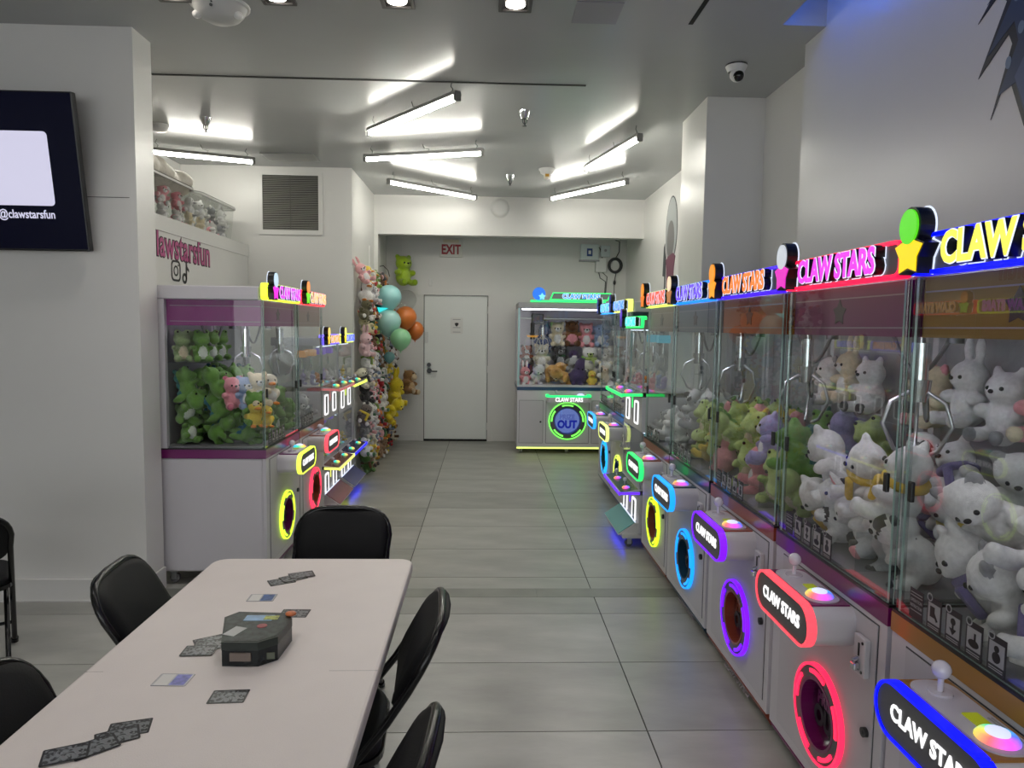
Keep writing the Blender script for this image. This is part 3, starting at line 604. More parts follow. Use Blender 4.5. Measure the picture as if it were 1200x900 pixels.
def console(root, cx, cz, L, H, P, ledc, topm, y0=-0.004):
    pill = lambda k: rrect(-L/2-k, L/2+k, -H/2-k, H/2+k, H/2+k-0.0005, 8)
    c = part('console', ('cn', L, H, P), lambda: MB().prism(rrect(-L/2+0.01, L/2-0.01, -H/2+0.006, H/2-0.004, H/2-0.03, 8), 'xz', -P, 0.0), CABW, root, (cx, y0, cz))
    part('face_plate', ('cnf', L, H, P), lambda: MB().prism(pill(-0.004), 'xz', -P-0.014, -P), PLATE, c)
    part('led_outline', ('cnl', L, H, P), lambda: MB().ring(pill(0.004), pill(-0.004), 'xz', -P-0.018, -P+0.010), led(ledc), c)
    text('lettering', 'CLAW STARS', H*0.42, WTEXT, c, (0, -P-0.0155, 0.0), extr=0.001, off=H*0.012, sx=0.86)
    part('top_plate', ('cnt', L, H, P), lambda: MB().box(-L/2+0.045, L/2-0.045, -P+0.006, -0.004, H/2-0.005, H/2+0.001), topm, c)
    part('control_panel', ('cnc', L, H, P), lambda: MB().prism(rrect(-L/2+0.055, L/2-0.055, -P+0.016, -0.016, 0.045, 6), 'xy', H/2+0.001, H/2+0.005), mat('control panel silver', (188, 184, 194), 0.35), c)
    part('joystick', ('cnj', H), lambda: MB().cyl((0, 0, 0), (0, 0, 0.006), 0.028, n=18).cyl((0, 0, 0), (0, 0, 0.045), 0.007, n=10).ell((0, 0, 0.058), 0.022, 14, 10), mat('translucent knob', (205, 200, 212), 0.12, coat=0.5), c, (-L*0.22, -P*0.5, H/2+0.004))
    part('display', 'cnd', lambda: MB().box(-0.026, 0.026, -0.018, 0.018, 0, 0.003), emat('yellow lcd', (150, 158, 22), 0.55), c, (L*0.06, -P*0.45, H/2+0.005))
    b = part('push_button', 'cnb', lambda: MB().lathe([(0.043, 0), (0.043, 0.004), (0.036, 0.013), (0.02, 0.015)], n=24), rainbow(), c, (L*0.23, -P*0.5, H/2+0.004))
    part('button_cap', 'cnb2', lambda: MB().lathe([(0.024, 0.010), (0.023, 0.019), (0.012, 0.023), (0, 0.023)], n=20), emat('button cap lit', (215, 222, 255), 0.9), c, (L*0.23, -P*0.5, H/2+0.004))
    part('printed_note', 'cnp', lambda: MB().box(-0.05, 0.05, -0.004, 0.0, 0, 0.0012).box(-0.05, 0.03, -0.012, -0.008, 0, 0.0012), CABG, c, (L*0.16, -P*0.16, H/2+0.005))
    return c
def rainbow():
    if 'rainbow' in MATS: return MATS['rainbow']
    m = bpy.data.materials.new('rainbow button'); m.use_nodes = True; nt = m.node_tree; b = nt.nodes['Principled BSDF']
    tc = nt.nodes.new('ShaderNodeTexCoord'); g_ = nt.nodes.new('ShaderNodeTexGradient'); g_.gradient_type = 'RADIAL'
    r = nt.nodes.new('ShaderNodeValToRGB'); cols = [(60, 220, 160), (230, 220, 90), (255, 110, 110), (240, 90, 240), (90, 120, 255), (60, 200, 255), (60, 220, 160)]
    e = r.color_ramp.elements
    while len(e) < len(cols): e.new(0.5)
    for i, c in enumerate(cols): e[i].position = i/(len(cols)-1); e[i].color = (*lin(c), 1)
    nt.links.new(tc.outputs['Object'], g_.inputs[0]); nt.links.new(g_.outputs[0], r.inputs[0])
    nt.links.new(r.outputs[0], b.inputs['Emission Color']); b.inputs['Emission Strength'].default_value = 0.9
    nt.links.new(r.outputs[0], b.inputs['Base Color']); MATS['rainbow'] = m; return m
CABLE = mat('grey coiled cable', (96, 96, 96), 0.4)
def claw(root, x, y, z, s=1.0, body=None):
    c = part('claw', ('clw', s), lambda: MB().cyl((0, 0, 0.0), (0, 0, -0.10*s), 0.022*s, n=14).cyl((0, 0, -0.10*s), (0, 0, -0.16*s), 0.032*s, 0.026*s, n=14).cyl((0, 0, 0.10*s), (0, 0, 0), 0.005, n=8), body or CHROME, root, (x, y, z))
    for k in range(3):
        part('prong', ('clp', s), lambda: MB().tube([(0.02*s, 0, -0.13*s), (0.075*s, 0, -0.16*s), (0.095*s, 0, -0.22*s), (0.06*s, 0, -0.29*s), (0.03*s, 0, -0.305*s)], 0.0055*s, 8), ALU, c, (0, 0, 0), (0, 0, 0.5+2*PI*k/3))
    return c
def gantry(root, w, d, x, y, z=1.71):
    part('rail', ('rl', w), lambda: MB().cyl((-w/2+0.03, 0, 0), (w/2-0.03, 0, 0), 0.012, n=10).cyl((-w/2+0.03, 0.07, 0), (w/2-0.03, 0.07, 0), 0.012, n=10), STEEL, root, (0, y-0.035, z))
    part('trolley', 'trl', lambda: MB().rbox(-0.06, 0.06, -0.06, 0.06, -0.035, 0.03, 0.006).cyl((0.03, 0.03, -0.03), (0.03, 0.03, -0.09), 0.025, n=14), STEEL, root, (x, y, z))
    part('cable_loop', ('cbl', w), lambda: MB().tube([(-w*0.46+0.92*w*t*0.55, 0.10, -0.03-0.17*math.sin(PI*t)) for t in [i/14 for i in range(15)]], 0.008, 7), CABLE, root, (0, y-0.03, z))
    part('cable_loop', ('cb2', w), lambda: MB().tube([(0.02+0.06*math.sin(PI*t*1.0)+0.02*t, 0.0, -0.04-0.30*math.sin(PI*t)) for t in [i/14 for i in range(15)]]+[(0.02, 0.03, -0.02)], 0.008, 7), CABLE, root, (x-0.06, y-0.05, z))
BAND, GLZ, TOPZ = 0.812, 0.872, 1.80
def big_machine(name, label, loc, rz, w, d, spec):
    """spec: band colour, header colour, sign led, letters, plaque, console led, ring led"""
    root = thing(name, label, 'claw machine', loc, rz, 'tall claw machines lining the aisle')
    bandm = mat('band %d %d %d' % spec['band'], spec['band'], 0.3, 0, 0, coat=0.3); headm = mat('header %d %d %d' % spec['head'], spec['head'], 0.28, 0, 0.05, 3)
    h = w/2; K = (round(w, 3), round(d, 3))
    part('cabinet', ('cab', K), lambda: MB().rbox_open(-h, h, 0.018, d, 0.085, BAND, 0.014), CABW, root)
    part('front_panel', ('cfp', K), lambda: holeplate(-h+0.002, h-0.002, 0.088, BAND-0.002, 0.03, 0.345, 0.118, 0.0, 0.020), CABW, root)
    dp = part('front_door', ('cfd', K), lambda: holeplate(-h+0.075, h-0.045, 0.13, BAND-0.02, 0.03, 0.345, 0.118, -0.004, 0.0), mat('door panel paint', (188, 185, 190), 0.4), root)
    part('door_gap', ('cdg', K), lambda: MB().ring([(-h+0.071, 0.126), (h-0.041, 0.126), (h-0.041, BAND-0.016), (-h+0.071, BAND-0.016)], [(-h+0.075, 0.13), (h-0.045, 0.13), (h-0.045, BAND-0.02), (-h+0.075, BAND-0.02)], 'xz', -0.0012, 0.0), STEEL, dp)
    part('lock', 'lock', lambda: MB().cyl((0, 0, 0), (0, -0.012, 0), 0.015, n=16).cyl((0, -0.011, 0), (0, -0.014, 0), 0.006, n=10), STEEL, root, (h-0.075, -0.004, 0.45))
    cm = part('coin_slot', 'coin', lambda: MB().rbox(-0.033, 0.033, -0.018, 0, -0.06, 0.06, 0.004), CABW, root, (h-0.105, -0.004, 0.675))
    part('slot', 'coin2', lambda: MB().box(-0.003, 0.003, -0.021, -0.017, 0.0, 0.04).cyl((0.018, -0.017, 0.045), (0.018, -0.02, 0.045), 0.005, n=8).cyl((0.018, -0.017, -0.045), (0.018, -0.02, -0.045), 0.005, n=8), BLK, cm)
    part('return_button', 'coin3', lambda: MB().rbox(-0.016, 0.010, -0.038, -0.016, -0.045, -0.02, 0.005).cyl((-0.004, -0.018, -0.01), (-0.004, -0.034, -0.016), 0.008, n=8), CHROME, cm)
    sk = part('skirt', ('skt', K), lambda: MB().prism([(-0.004, 0.086), (0.02, 0.086), (0.05, 0.03), (0.03, 0.03)], 'yz', -h+0.02, h-0.02), bandm, root)
    text('skirt_lettering', 'CLAW STARS', 0.055, mat('skirt letter grey', (150, 140, 150), 0.4), sk, (0.03, 0.0115, 0.058), (-0.52, 0, 0), extr=0.0006, sx=0.95)
    for sx in (-1, 1):
        for yy in (0.075, d-0.06): add_caster(root, sx*(h-0.06), yy)
    prize_ring(root, 0.03, 0.345, 0.168, spec['ring'], bandm, (bandm, mat('dark text', (44, 40, 48), 0.5)))
    console(root, 0.03, 0.728, 0.42, 0.135, 0.14, spec['con'], bandm)
    part('colour_band', ('bnd', K), lambda: MB().box(-h-0.002, h+0.002, -0.003, d, BAND, GLZ-0.006), bandm, root)
    part('black_ledge', ('ldg', K), lambda: MB().box(-h-0.001, h+0.001, -0.002, d, GLZ-0.006, GLZ+0.002), BLK, root)
    part('play_floor', ('pfl', K), lambda: MB().box(-h+0.02, h-0.02, 0.02, d-0.03, GLZ+0.002, GLZ+0.012), mat('play floor grey', (120, 120, 124), 0.5), root)
    part('back_panel', ('bkp', K), lambda: MB().box(-h+0.004, h-0.004, d-0.025, d, GLZ, TOPZ), mat('back panel grey', (150, 150, 152), 0.45), root)
    part('front_glass', ('gf', K), lambda: pane(-h+0.018, h-0.018, 0.004, 0.010, GLZ+0.002, TOPZ, 'y'), [GLASS, GEDGE], root)
    for s in (-1, 1):
        part('side_glass', ('gs', K, s), lambda: pane(s*h-0.004*s, s*h-0.010*s, 0.016, d-0.03, GLZ+0.002, TOPZ, 'x'), [GLASS, GEDGE], root)
        part('corner_post', ('cp', K, s), lambda: MB().rbox(s*h-0.004*s-(0.016 if s > 0 else 0), s*h-0.004*s+(0.016 if s < 0 else 0), 0.004, 0.020, GLZ+0.002, TOPZ, 0.004), glass('post acrylic', (0.72, 0.76, 0.76), 1.5), root)
        part('back_post', ('bp', K, s), lambda: MB().box(min(s*h, s*(h-0.035)), max(s*h, s*(h-0.035)), d-0.055, d, GLZ, TOPZ), CABW, root)
        part('glass_clip', 'clip', lambda: MB().rbox(-0.009, 0.009, -0.008, 0.004, -0.028, 0.028, 0.003), BLK, root, (s*(h-0.05), 0.003, 1.22))
    hd = part('header_panel', ('hd', K), lambda: MB().box(-h+0.03, h-0.03, 0.022, 0.026, 1.64, TOPZ).box(-h+0.024, -h+0.028, 0.022, d-0.06, 1.64, TOPZ).box(h-0.028, h-0.024, 0.022, d-0.06, 1.64, TOPZ), headm, root)
    part('pinstripe', ('hds', K), lambda: MB().box(-h+0.03, h-0.03, 0.0205, 0.022, 1.664, 1.668).box(-h+0.03, h-0.03, 0.0205, 0.022, 1.760, 1.764).box(-h+0.0225, -h+0.024, 0.03, d-0.08, 1.664, 1.668).box(-h+0.0225, -h+0.024, 0.03, d-0.08, 1.760, 1.764).box(h-0.024, h-0.0225, 0.03, d-0.08, 1.664, 1.668), mat('pale pinstripe', (150, 140, 150), 0.4), hd)
    part('header_badge', 'hbd', lambda: MB().prism(starpoly(0, 0, 0.045, 0.026), 'xz', 0.0, 0.002), mat('header badge', (60, 46, 56), 0.4), hd, (-0.02, 0.019, 1.715))
    part('case_light', ('csl', K), lambda: MB().box(-h+0.06, h-0.06, 0.034, 0.050, 1.655, 1.667), emat('added case fill light', (236, 238, 250), spec.get('case', CASE_FILL_E)), root)  # added fill strip hidden behind the header, brightens the toys
    part('roof', ('rf', K), lambda: MB().rbox(-h, h, 0.03, d, TOPZ, 1.885, 0.008), CABW, root)
    sign_board(root, w-0.012, 1.806, 0.102, spec['sign'], spec['text'], spec['plaque'], 0.105)
    stk = mat('sticker charcoal', (36, 36, 38), 0.5); stw = mat('sticker print', (150, 150, 150), 0.5)
    for k in range(5):
        x = -h+0.07+0.075*k; Wk = 0.058
        s_ = part('instruction_sticker', ('ist', k), lambda: MB().box(0, Wk, -0.001, 0, 0, 0.085 if k else 0.080), stk, root, (x, 0.0035, GLZ+0.012))
        if k == 0:
            text('print', 'OPERATION', 0.0125, stw, s_, (Wk/2, -0.0016, 0.048), extr=0.0003, sx=0.72)
            text('print', 'INSTRUCTION', 0.0125, stw, s_, (Wk/2, -0.0016, 0.033), extr=0.0003, sx=0.62)
            part('print', 'istl', lambda: MB().box(0.004, 0.054, -0.0018, -0.001, 0.060, 0.062).box(0.004, 0.054, -0.0018, -0.001, 0.068, 0.070).box(0.004, 0.054, -0.0018, -0.001, 0.020, 0.022), stw, s_)
        else:
            def pic(k=k):
                b = MB().box(0.005, 0.053, -0.0016, -0.001, 0.018, 0.07).ring(circ(0.010, 0.083, 0.011, 16), circ(0.010, 0.083, 0.008, 16), 'xz', -0.0018, -0.001)
                for yy in (0.005, 0.010): b.box(0.006, 0.05, -0.0016, -0.001, yy, yy+0.002)
                return b
            part('print', ('istp', k), pic, stw, s_)
            def icon(k=k):
                b = MB()
                if k == 1: b.box(0.014, 0.032, -0.0022, -0.0016, 0.034, 0.062).prism([(0.03, 0.05), (0.046, 0.03), (0.04, 0.026), (0.024, 0.046)], 'xz', -0.0024, -0.0016)
                if k == 2: b.prism(circ(0.029, 0.056, 0.009, 12), 'xz', -0.0022, -0.0016).prism([(0.026, 0.05), (0.026, 0.038), (0.016, 0.038), (0.029, 0.022), (0.042, 0.038), (0.032, 0.038), (0.032, 0.05)], 'xz', -0.0022, -0.0016)
                if k == 3: b.prism([(0.029+0.018*math.cos(t), 0.034+0.010*math.sin(t)) for t in [2*PI*i/16 for i in range(16)]], 'xz', -0.0022, -0.0016).box(0.03, 0.036, -0.0022, -0.0016, 0.04, 0.06)
                if k == 4: b.prism(circ(0.029, 0.036, 0.013, 14), 'xz', -0.0022, -0.0016).prism(circ(0.029, 0.056, 0.008, 12), 'xz', -0.0022, -0.0016)
                return b
            part('pictogram', ('isti', k), icon, BLACKD, s_)
    part('chute_guard', 'chg', lambda: MB().box(-0.001, 0.001, 0.0, 0.17, 0, 0.13).box(-0.2, 0.001, 0.17, 0.172, 0, 0.13), ACRY, root, (h-0.25, 0.03, GLZ+0.012))
    gantry(root, w, d, spec.get('cx', 0.06), d*0.5)
    claw(root, spec.get('cx', 0.06), d*0.4, 1.62, 1.2)
    return root
def fill(root, w, d, desc, kinds, s, cols, layers, seed, tall_back=1, z0=GLZ+0.012, zmaxscale=1.0):
    """heap of separate toys resting in the glass box, front row first"""
    R = random.Random(seed); Mw = Matrix.Translation(root.location) @ Matrix.Rotation(root.rotation_euler.z, 4, 'Z')
    D = d-0.10; nd = max(2, round(D/(s*0.82))); W = w-0.07
    grp = 'toys heaped in the '+desc
    lay = ['bottom', 'second', 'third', 'fourth', 'top']; rown = ['front', 'middle', 'rear', 'rearmost']
    for j in range(nd):
        L = layers+min(j, tall_back)
        for k in range(L):
            n = cols if k % 2 == 0 else cols-1
            if k == L-1 and n > 2 and R.random() < 0.5: n -= 1
            for i in range(n):
                kd, cs, sc = kinds[R.randrange(len(kinds))]
                x = -W/2+W*(i+0.5)/n+R.uniform(-.1, .1)*s; y = 0.05+s*0.36+(D-s*0.72)*j/max(1, nd-1)+R.uniform(-.05, .05)*s
                x = max(-W/2+s*0.40, min(W/2-s*0.40, x)); z = z0+s*(0.40+0.60*k*zmaxscale)+R.uniform(-.02, .04)*s
                m4 = Mw @ xf((x, y, z), R.uniform(-.9, .9), R.uniform(-.55, .8), R.uniform(-.7, .7), s*R.uniform(0.92, 1.1))
                plush(kd, cs, m4, '%s plush %s, %s from left, %s layer of %s row in %s' % (cname(cs[0]), kd, ORD[i], lay[min(k, 4)], rown[min(j, 3)], desc), grp, True, sc if R.random() < 0.6 else None)
WHTP, GRYPL, CRM, PNK, YEL, GRN, LGRN, BLU, LAV, BRN, ORG, CHR, RED, DKB, PUR, TEAL = (226, 224, 224), (150, 150, 154), (222, 208, 178), (226, 150, 160), (226, 200, 90), (104, 148, 66), (178, 196, 120), (150, 170, 205), (168, 160, 205), (128, 84, 48), (214, 130, 50), (60, 58, 60), (168, 40, 52), (46, 66, 120), (70, 56, 96), (40, 104, 104)

def mini_machine(label, loc, rz, w, d, sz, dk, spec, desc, seed):
    root = thing('mini_claw_machine', label, 'claw machine', loc, rz, 'two-level mini claw machines'); h = w/2; K = (w, d, sz, dk); R = random.Random(seed)
    z1, z2, z3 = 0.115, 0.41, 0.455               # lower prize box, lower deck
    m0, m1 = dk-0.30, dk-0.035                     # upper prize box
    for sx in (-1, 1):
        for yy in (-0.06, d-0.06): add_caster(root, sx*(h-0.07), yy)
    part('base', ('mb', K), lambda: MB().rbox(-h, h, -0.12, d, 0.077, z1, 0.006), CABW, root)
    part('foot_tray', ('mf', K), lambda: MB().prism([(-0.15, 0.10), (-0.02, 0.19), (0.0, 0.19), (0.0, 0.10)], 'yz', -h+0.02, h-0.02), CABW, root)
    ft = part('tray_mat', ('mfm', K), lambda: MB().prism([(-0.148, 0.104), (-0.022, 0.1915), (-0.024, 0.194), (-0.150, 0.107)], 'yz', -h+0.035, h-0.035), mat('tray %d %d %d' % spec['tray'], spec['tray'], 0.25), root)
    part('tray_led', ('mfl', K), lambda: MB().box(-h+0.04, h-0.04, -0.022, -0.014, 0.192, 0.197), WGLOW, ft)
    part('underglow_strip', ('mu', K), lambda: MB().box(-h+0.05, h-0.05, -0.10, -0.08, 0.070, 0.077), led(spec['under'], 6.0), root)
    for q, (za, zb, lc) in enumerate(((z1, z2, spec['deck2']), (m0, m1, spec['deck1']))):
        part('prize_box', ('mp', K, q), lambda: MB().rbox(-h, h, 0.0, d, za, zb, 0.005), CABW, root)
        for s in (-1, 1):
            dr_ = part('prize_door', ('mpd', q, dk), lambda: MB().prism(rrect(-0.06, 0.06, -0.085, 0.085, 0.016), 'xz', -0.004, 0.0), mat('prize door smoke', (84, 86, 92), 0.2), root, (s*w*0.24, 0, (za+zb)/2))
            part('led_frame', ('mpl', q), lambda: MB().ring(rrect(-0.064, 0.064, -0.089, 0.089, 0.02), rrect(-0.051, 0.051, -0.076, 0.076, 0.012), 'xz', -0.009, 0.001), WTEXT, dr_)
        part('led_strip', ('mps', q, dk), lambda: MB().box(-0.006, 0.006, -0.004, 0.001, 0.02, 0.11), led(lc), root, (0, 0, (za+zb)/2))
        part('deck', ('mk', K, q), lambda: MB().prism([(-0.15, zb), (0.0, zb+0.012), (0.0, zb+0.045), (-0.15, zb+0.02)], 'yz', -h-0.01, h+0.01), CABW, root)
        dm = part('deck_panel', ('mkp', K, q), lambda: MB().prism([(-0.14, zb+0.0205), (-0.01, zb+0.0425), (-0.01, zb+0.046), (-0.14, zb+0.0245)], 'yz', -h+0.005, h-0.005), mat('deck %d %d %d' % spec['panel'], spec['panel'], 0.2), root)
        part('deck_led', ('mkl', K, q), lambda: MB().box(-h-0.012, h+0.012, -0.157, -0.149, zb+0.001, zb+0.021).box(-h-0.014, -h-0.008, -0.155, -0.0, zb+0.008, zb+0.026).box(h+0.008, h+0.014, -0.155, -0.0, zb+0.008, zb+0.026), led(lc), root)
        for s in (-1, 1):
            part('joystick', 'mj', lambda: MB().cyl((0, 0, 0), (0, 0, 0.035), 0.006, n=8).ell((0, 0, 0.045), 0.018, 12, 8), mat('translucent knob', (205, 200, 212), 0.12, coat=0.5), dm, (s*w*0.26-0.05, -0.07, zb+0.032))
            part('push_button', 'mbt', lambda: MB().lathe([(0.032, 0), (0.032, 0.004), (0.024, 0.014), (0.01, 0.018), (0, 0.018)], n=20), rainbow(), dm, (s*w*0.26+0.05, -0.08, zb+0.031))
        ga, gb = zb+0.045, (m0 if q == 0 else sz-0.01)
        part('glass_floor', ('mgf', K, q), lambda: MB().box(-h, h, 0.0, d, ga-0.012, ga), CABW, root)
        part('front_glass', ('mg', K, q), lambda: pane(-h+0.006, h-0.006, 0.002, 0.006, ga, gb, 'y'), [GLASS, GEDGE], root)
        for s in (-1, 1):
            part('side_glass', ('mgs', K, q, s), lambda: pane(s*h-0.002*s, s*h-0.006*s, 0.006, d-0.02, ga, gb, 'x'), [GLASS, GEDGE], root)
            part('corner_post', ('mcp', K, q, s), lambda: MB().box(s*h-(0.012 if s > 0 else 0), s*h+(0.012 if s < 0 else 0), 0.0, 0.012, ga, gb), ALU, root)
        part('back_panel', ('mbk', K, q), lambda: MB().box(-h, h, d-0.02, d, ga, gb), WHT, root)
        part('led_light', ('mli', K, q), lambda: MB().box(-h+0.03, h-0.03, 0.03, 0.045, gb-0.012, gb-0.004), emat('case light', (225, 235, 255), 1.6), root)
        for s in (-1, 1):
            part('trolley', ('mt', spec['trol']), lambda: MB().rbox(-0.045, 0.045, -0.045, 0.045, -0.03, 0.03, 0.006), emat('trolley %d %d %d' % spec['trol'], spec['trol'], 0.35), root, (s*w*0.24, d*0.5, gb-0.075))
            claw(root, s*w*0.24, d*0.5, gb-0.135, 0.5)
        Mw = Matrix.Translation(loc) @ Matrix.Rotation(rz, 4, 'Z')
        for i in range(7):
            c = R.choice([WHTP, PNK, LAV, YEL, BLU, ORG, WHTP]); kd = R.choice(['bear', 'bunny', 'cat'])
            plush(kd, (c, c, WHTP), Mw @ xf((-h+0.07+(w-0.14)*i/6, 0.09+0.11*(i % 2), ga+0.045), R.uniform(-.6, .6), R.uniform(-.3, .3), 0, 0.11),
                  'tiny %s plush %s, %s from left on %s floor of %s' % (cname(c), kd, ORD[i], ('lower', 'upper')[q], desc), 'tiny toys in the '+desc, False)
    part('head_box', ('mh', K), lambda: MB().rbox(-h, h, 0.0, d, sz-0.01, sz+0.06, 0.005), CABG, root)
    sign_board(root, w-0.01, sz, 0.085, spec['sign'], spec['text'], spec['plaque'], 0.088, -0.012, 0.72, 0.075)
    return root

# ---- the right row, nearest first
RZ, LZ = -PI/2, PI/2
ROWX = 1.16; DEP = 0.64
BLUE, REDL, PURL, SKY, YELL, GRNL, CYAN = (0, 10, 255), (255, 40, 82), (112, 16, 255), (20, 150, 255), (222, 255, 70), (40, 255, 110), (30, 220, 255)
def right(y0, y1, label, spec, x=ROWX, d=DEP):
    return big_machine('claw_machine', label, (x, (y0+y1)/2, 0), RZ, y1-y0, d, spec)
def left(y0, y1, label, spec, x, d=0.66):
    return big_machine('claw_machine', label, (x, (y0+y1)/2, 0), LZ, y1-y0, d, spec)
A = right(1.125, 1.905, 'claw machine with gold band and blue-lit yellow sign, nearest on the right', dict(band=(150, 104, 34), head=(132, 100, 40), sign=BLUE, text=(240, 236, 90), plaque=((84, 210, 30), (250, 214, 20)), con=BLUE, ring=YELL, cx=0.10))
B = right(1.925, 2.705, 'claw machine with magenta band, red-lit sign and red console', dict(band=(108, 14, 84), head=(112, 36, 92), sign=(255, 20, 70), text=(226, 60, 226), plaque=((190, 196, 204), (226, 40, 190)), con=(255, 70, 84), ring=REDL))
C = right(2.735, 3.525, 'claw machine with orange band, purple-lit sign and purple console', dict(band=(140, 62, 42), head=(158, 74, 36), sign=(60, 20, 255), text=(255, 130, 56), plaque=((240, 150, 40), (250, 160, 40)), con=PURL, ring=PURL))
D = right(3.560, 4.345, 'claw machine with teal band, sky-blue sign and blue console', dict(band=(24, 62, 84), head=(70, 84, 104), sign=(20, 130, 255), text=(110, 80, 240), plaque=((236, 214, 180), (170, 110, 60)), con=SKY, ring=SKY))
E_ = right(4.365, 5.080, 'claw machine with yellow-lit orange sign, green console and yellow ring', dict(band=(140, 70, 50), head=(108, 88, 80), sign=(226, 255, 90), text=(250, 96, 70), plaque=((250, 150, 50), (240, 120, 30)), con=GRNL, ring=(210, 255, 40)))
MR = mini_machine('mini claw machine with green deck, standing before the column on the right', (1.16, 5.515, 0), RZ, 0.67, 0.38, 1.665, 1.185, dict(sign=GRNL, text=(60, 225, 215), plaque=((96, 70, 190), (60, 40, 140)), deck1=GRNL, deck2=(96, 40, 255), panel=(52, 92, 84), tray=(110, 175, 172), under=(20, 30, 255), trol=(70, 190, 215)), 'right mini machine', 5)
F = right(5.945, 6.715, 'claw machine with yellow-lit blue sign beyond the right mini machine', dict(band=(34, 74, 140), head=(40, 72, 84), sign=(226, 240, 110), text=(80, 150, 255), plaque=((40, 50, 120), (30, 40, 120)), con=(226, 240, 130), ring=(214, 240, 90)), 1.215)
G = right(6.735, 7.520, 'farthest claw machine of the right row, lit cyan and blue', dict(band=(30, 88, 92), head=(40, 76, 88), sign=(30, 160, 255), text=(70, 190, 255), plaque=((40, 50, 120), (30, 40, 120)), con=(40, 160, 255), ring=(30, 170, 255)), 1.225)
LX = -1.375
L1 = left(4.430, 5.215, 'claw machine full of green dinosaurs, nearest on the left', dict(band=(108, 18, 92), head=(124, 26, 108), sign=(226, 255, 60), text=(214, 60, 226), plaque=((190, 214, 230), (240, 30, 220)), con=(226, 255, 80), ring=(210, 255, 60)), LX)
L2 = left(5.235, 6.010, 'claw machine with red-lit sign and ring on the left', dict(band=(150, 74, 48), head=(120, 92, 82), sign=(255, 60, 70), text=(255, 190, 120), plaque=((240, 150, 80), (120, 230, 40)), con=(255, 76, 90), ring=(255, 60, 90)), LX)
ML1 = mini_machine('left mini claw machine with orange lettering beside the red-lit machine', (-1.40, 6.375, 0), LZ, 0.67, 0.42, 1.485, 1.125, dict(sign=(110, 90, 255), text=(255, 170, 80), plaque=((250, 220, 120), (240, 200, 60)), deck1=(150, 84, 84), deck2=(240, 250, 110), panel=(120, 70, 50), tray=(150, 96, 100), under=(180, 190, 40), trol=(214, 150, 80)), 'near left mini machine', 6)
ML2 = mini_machine('left mini claw machine with blue lettering beside the toy wall', (-1.40, 7.075, 0), LZ, 0.67, 0.42, 1.485, 1.105, dict(sign=(226, 250, 90), text=(90, 110, 255), plaque=((250, 250, 120), (250, 220, 40)), deck1=(226, 250, 90), deck2=(40, 40, 255), panel=(60, 54, 92), tray=(90, 92, 140), under=(20, 30, 255), trol=(130, 96, 230)), 'far left mini machine', 8)

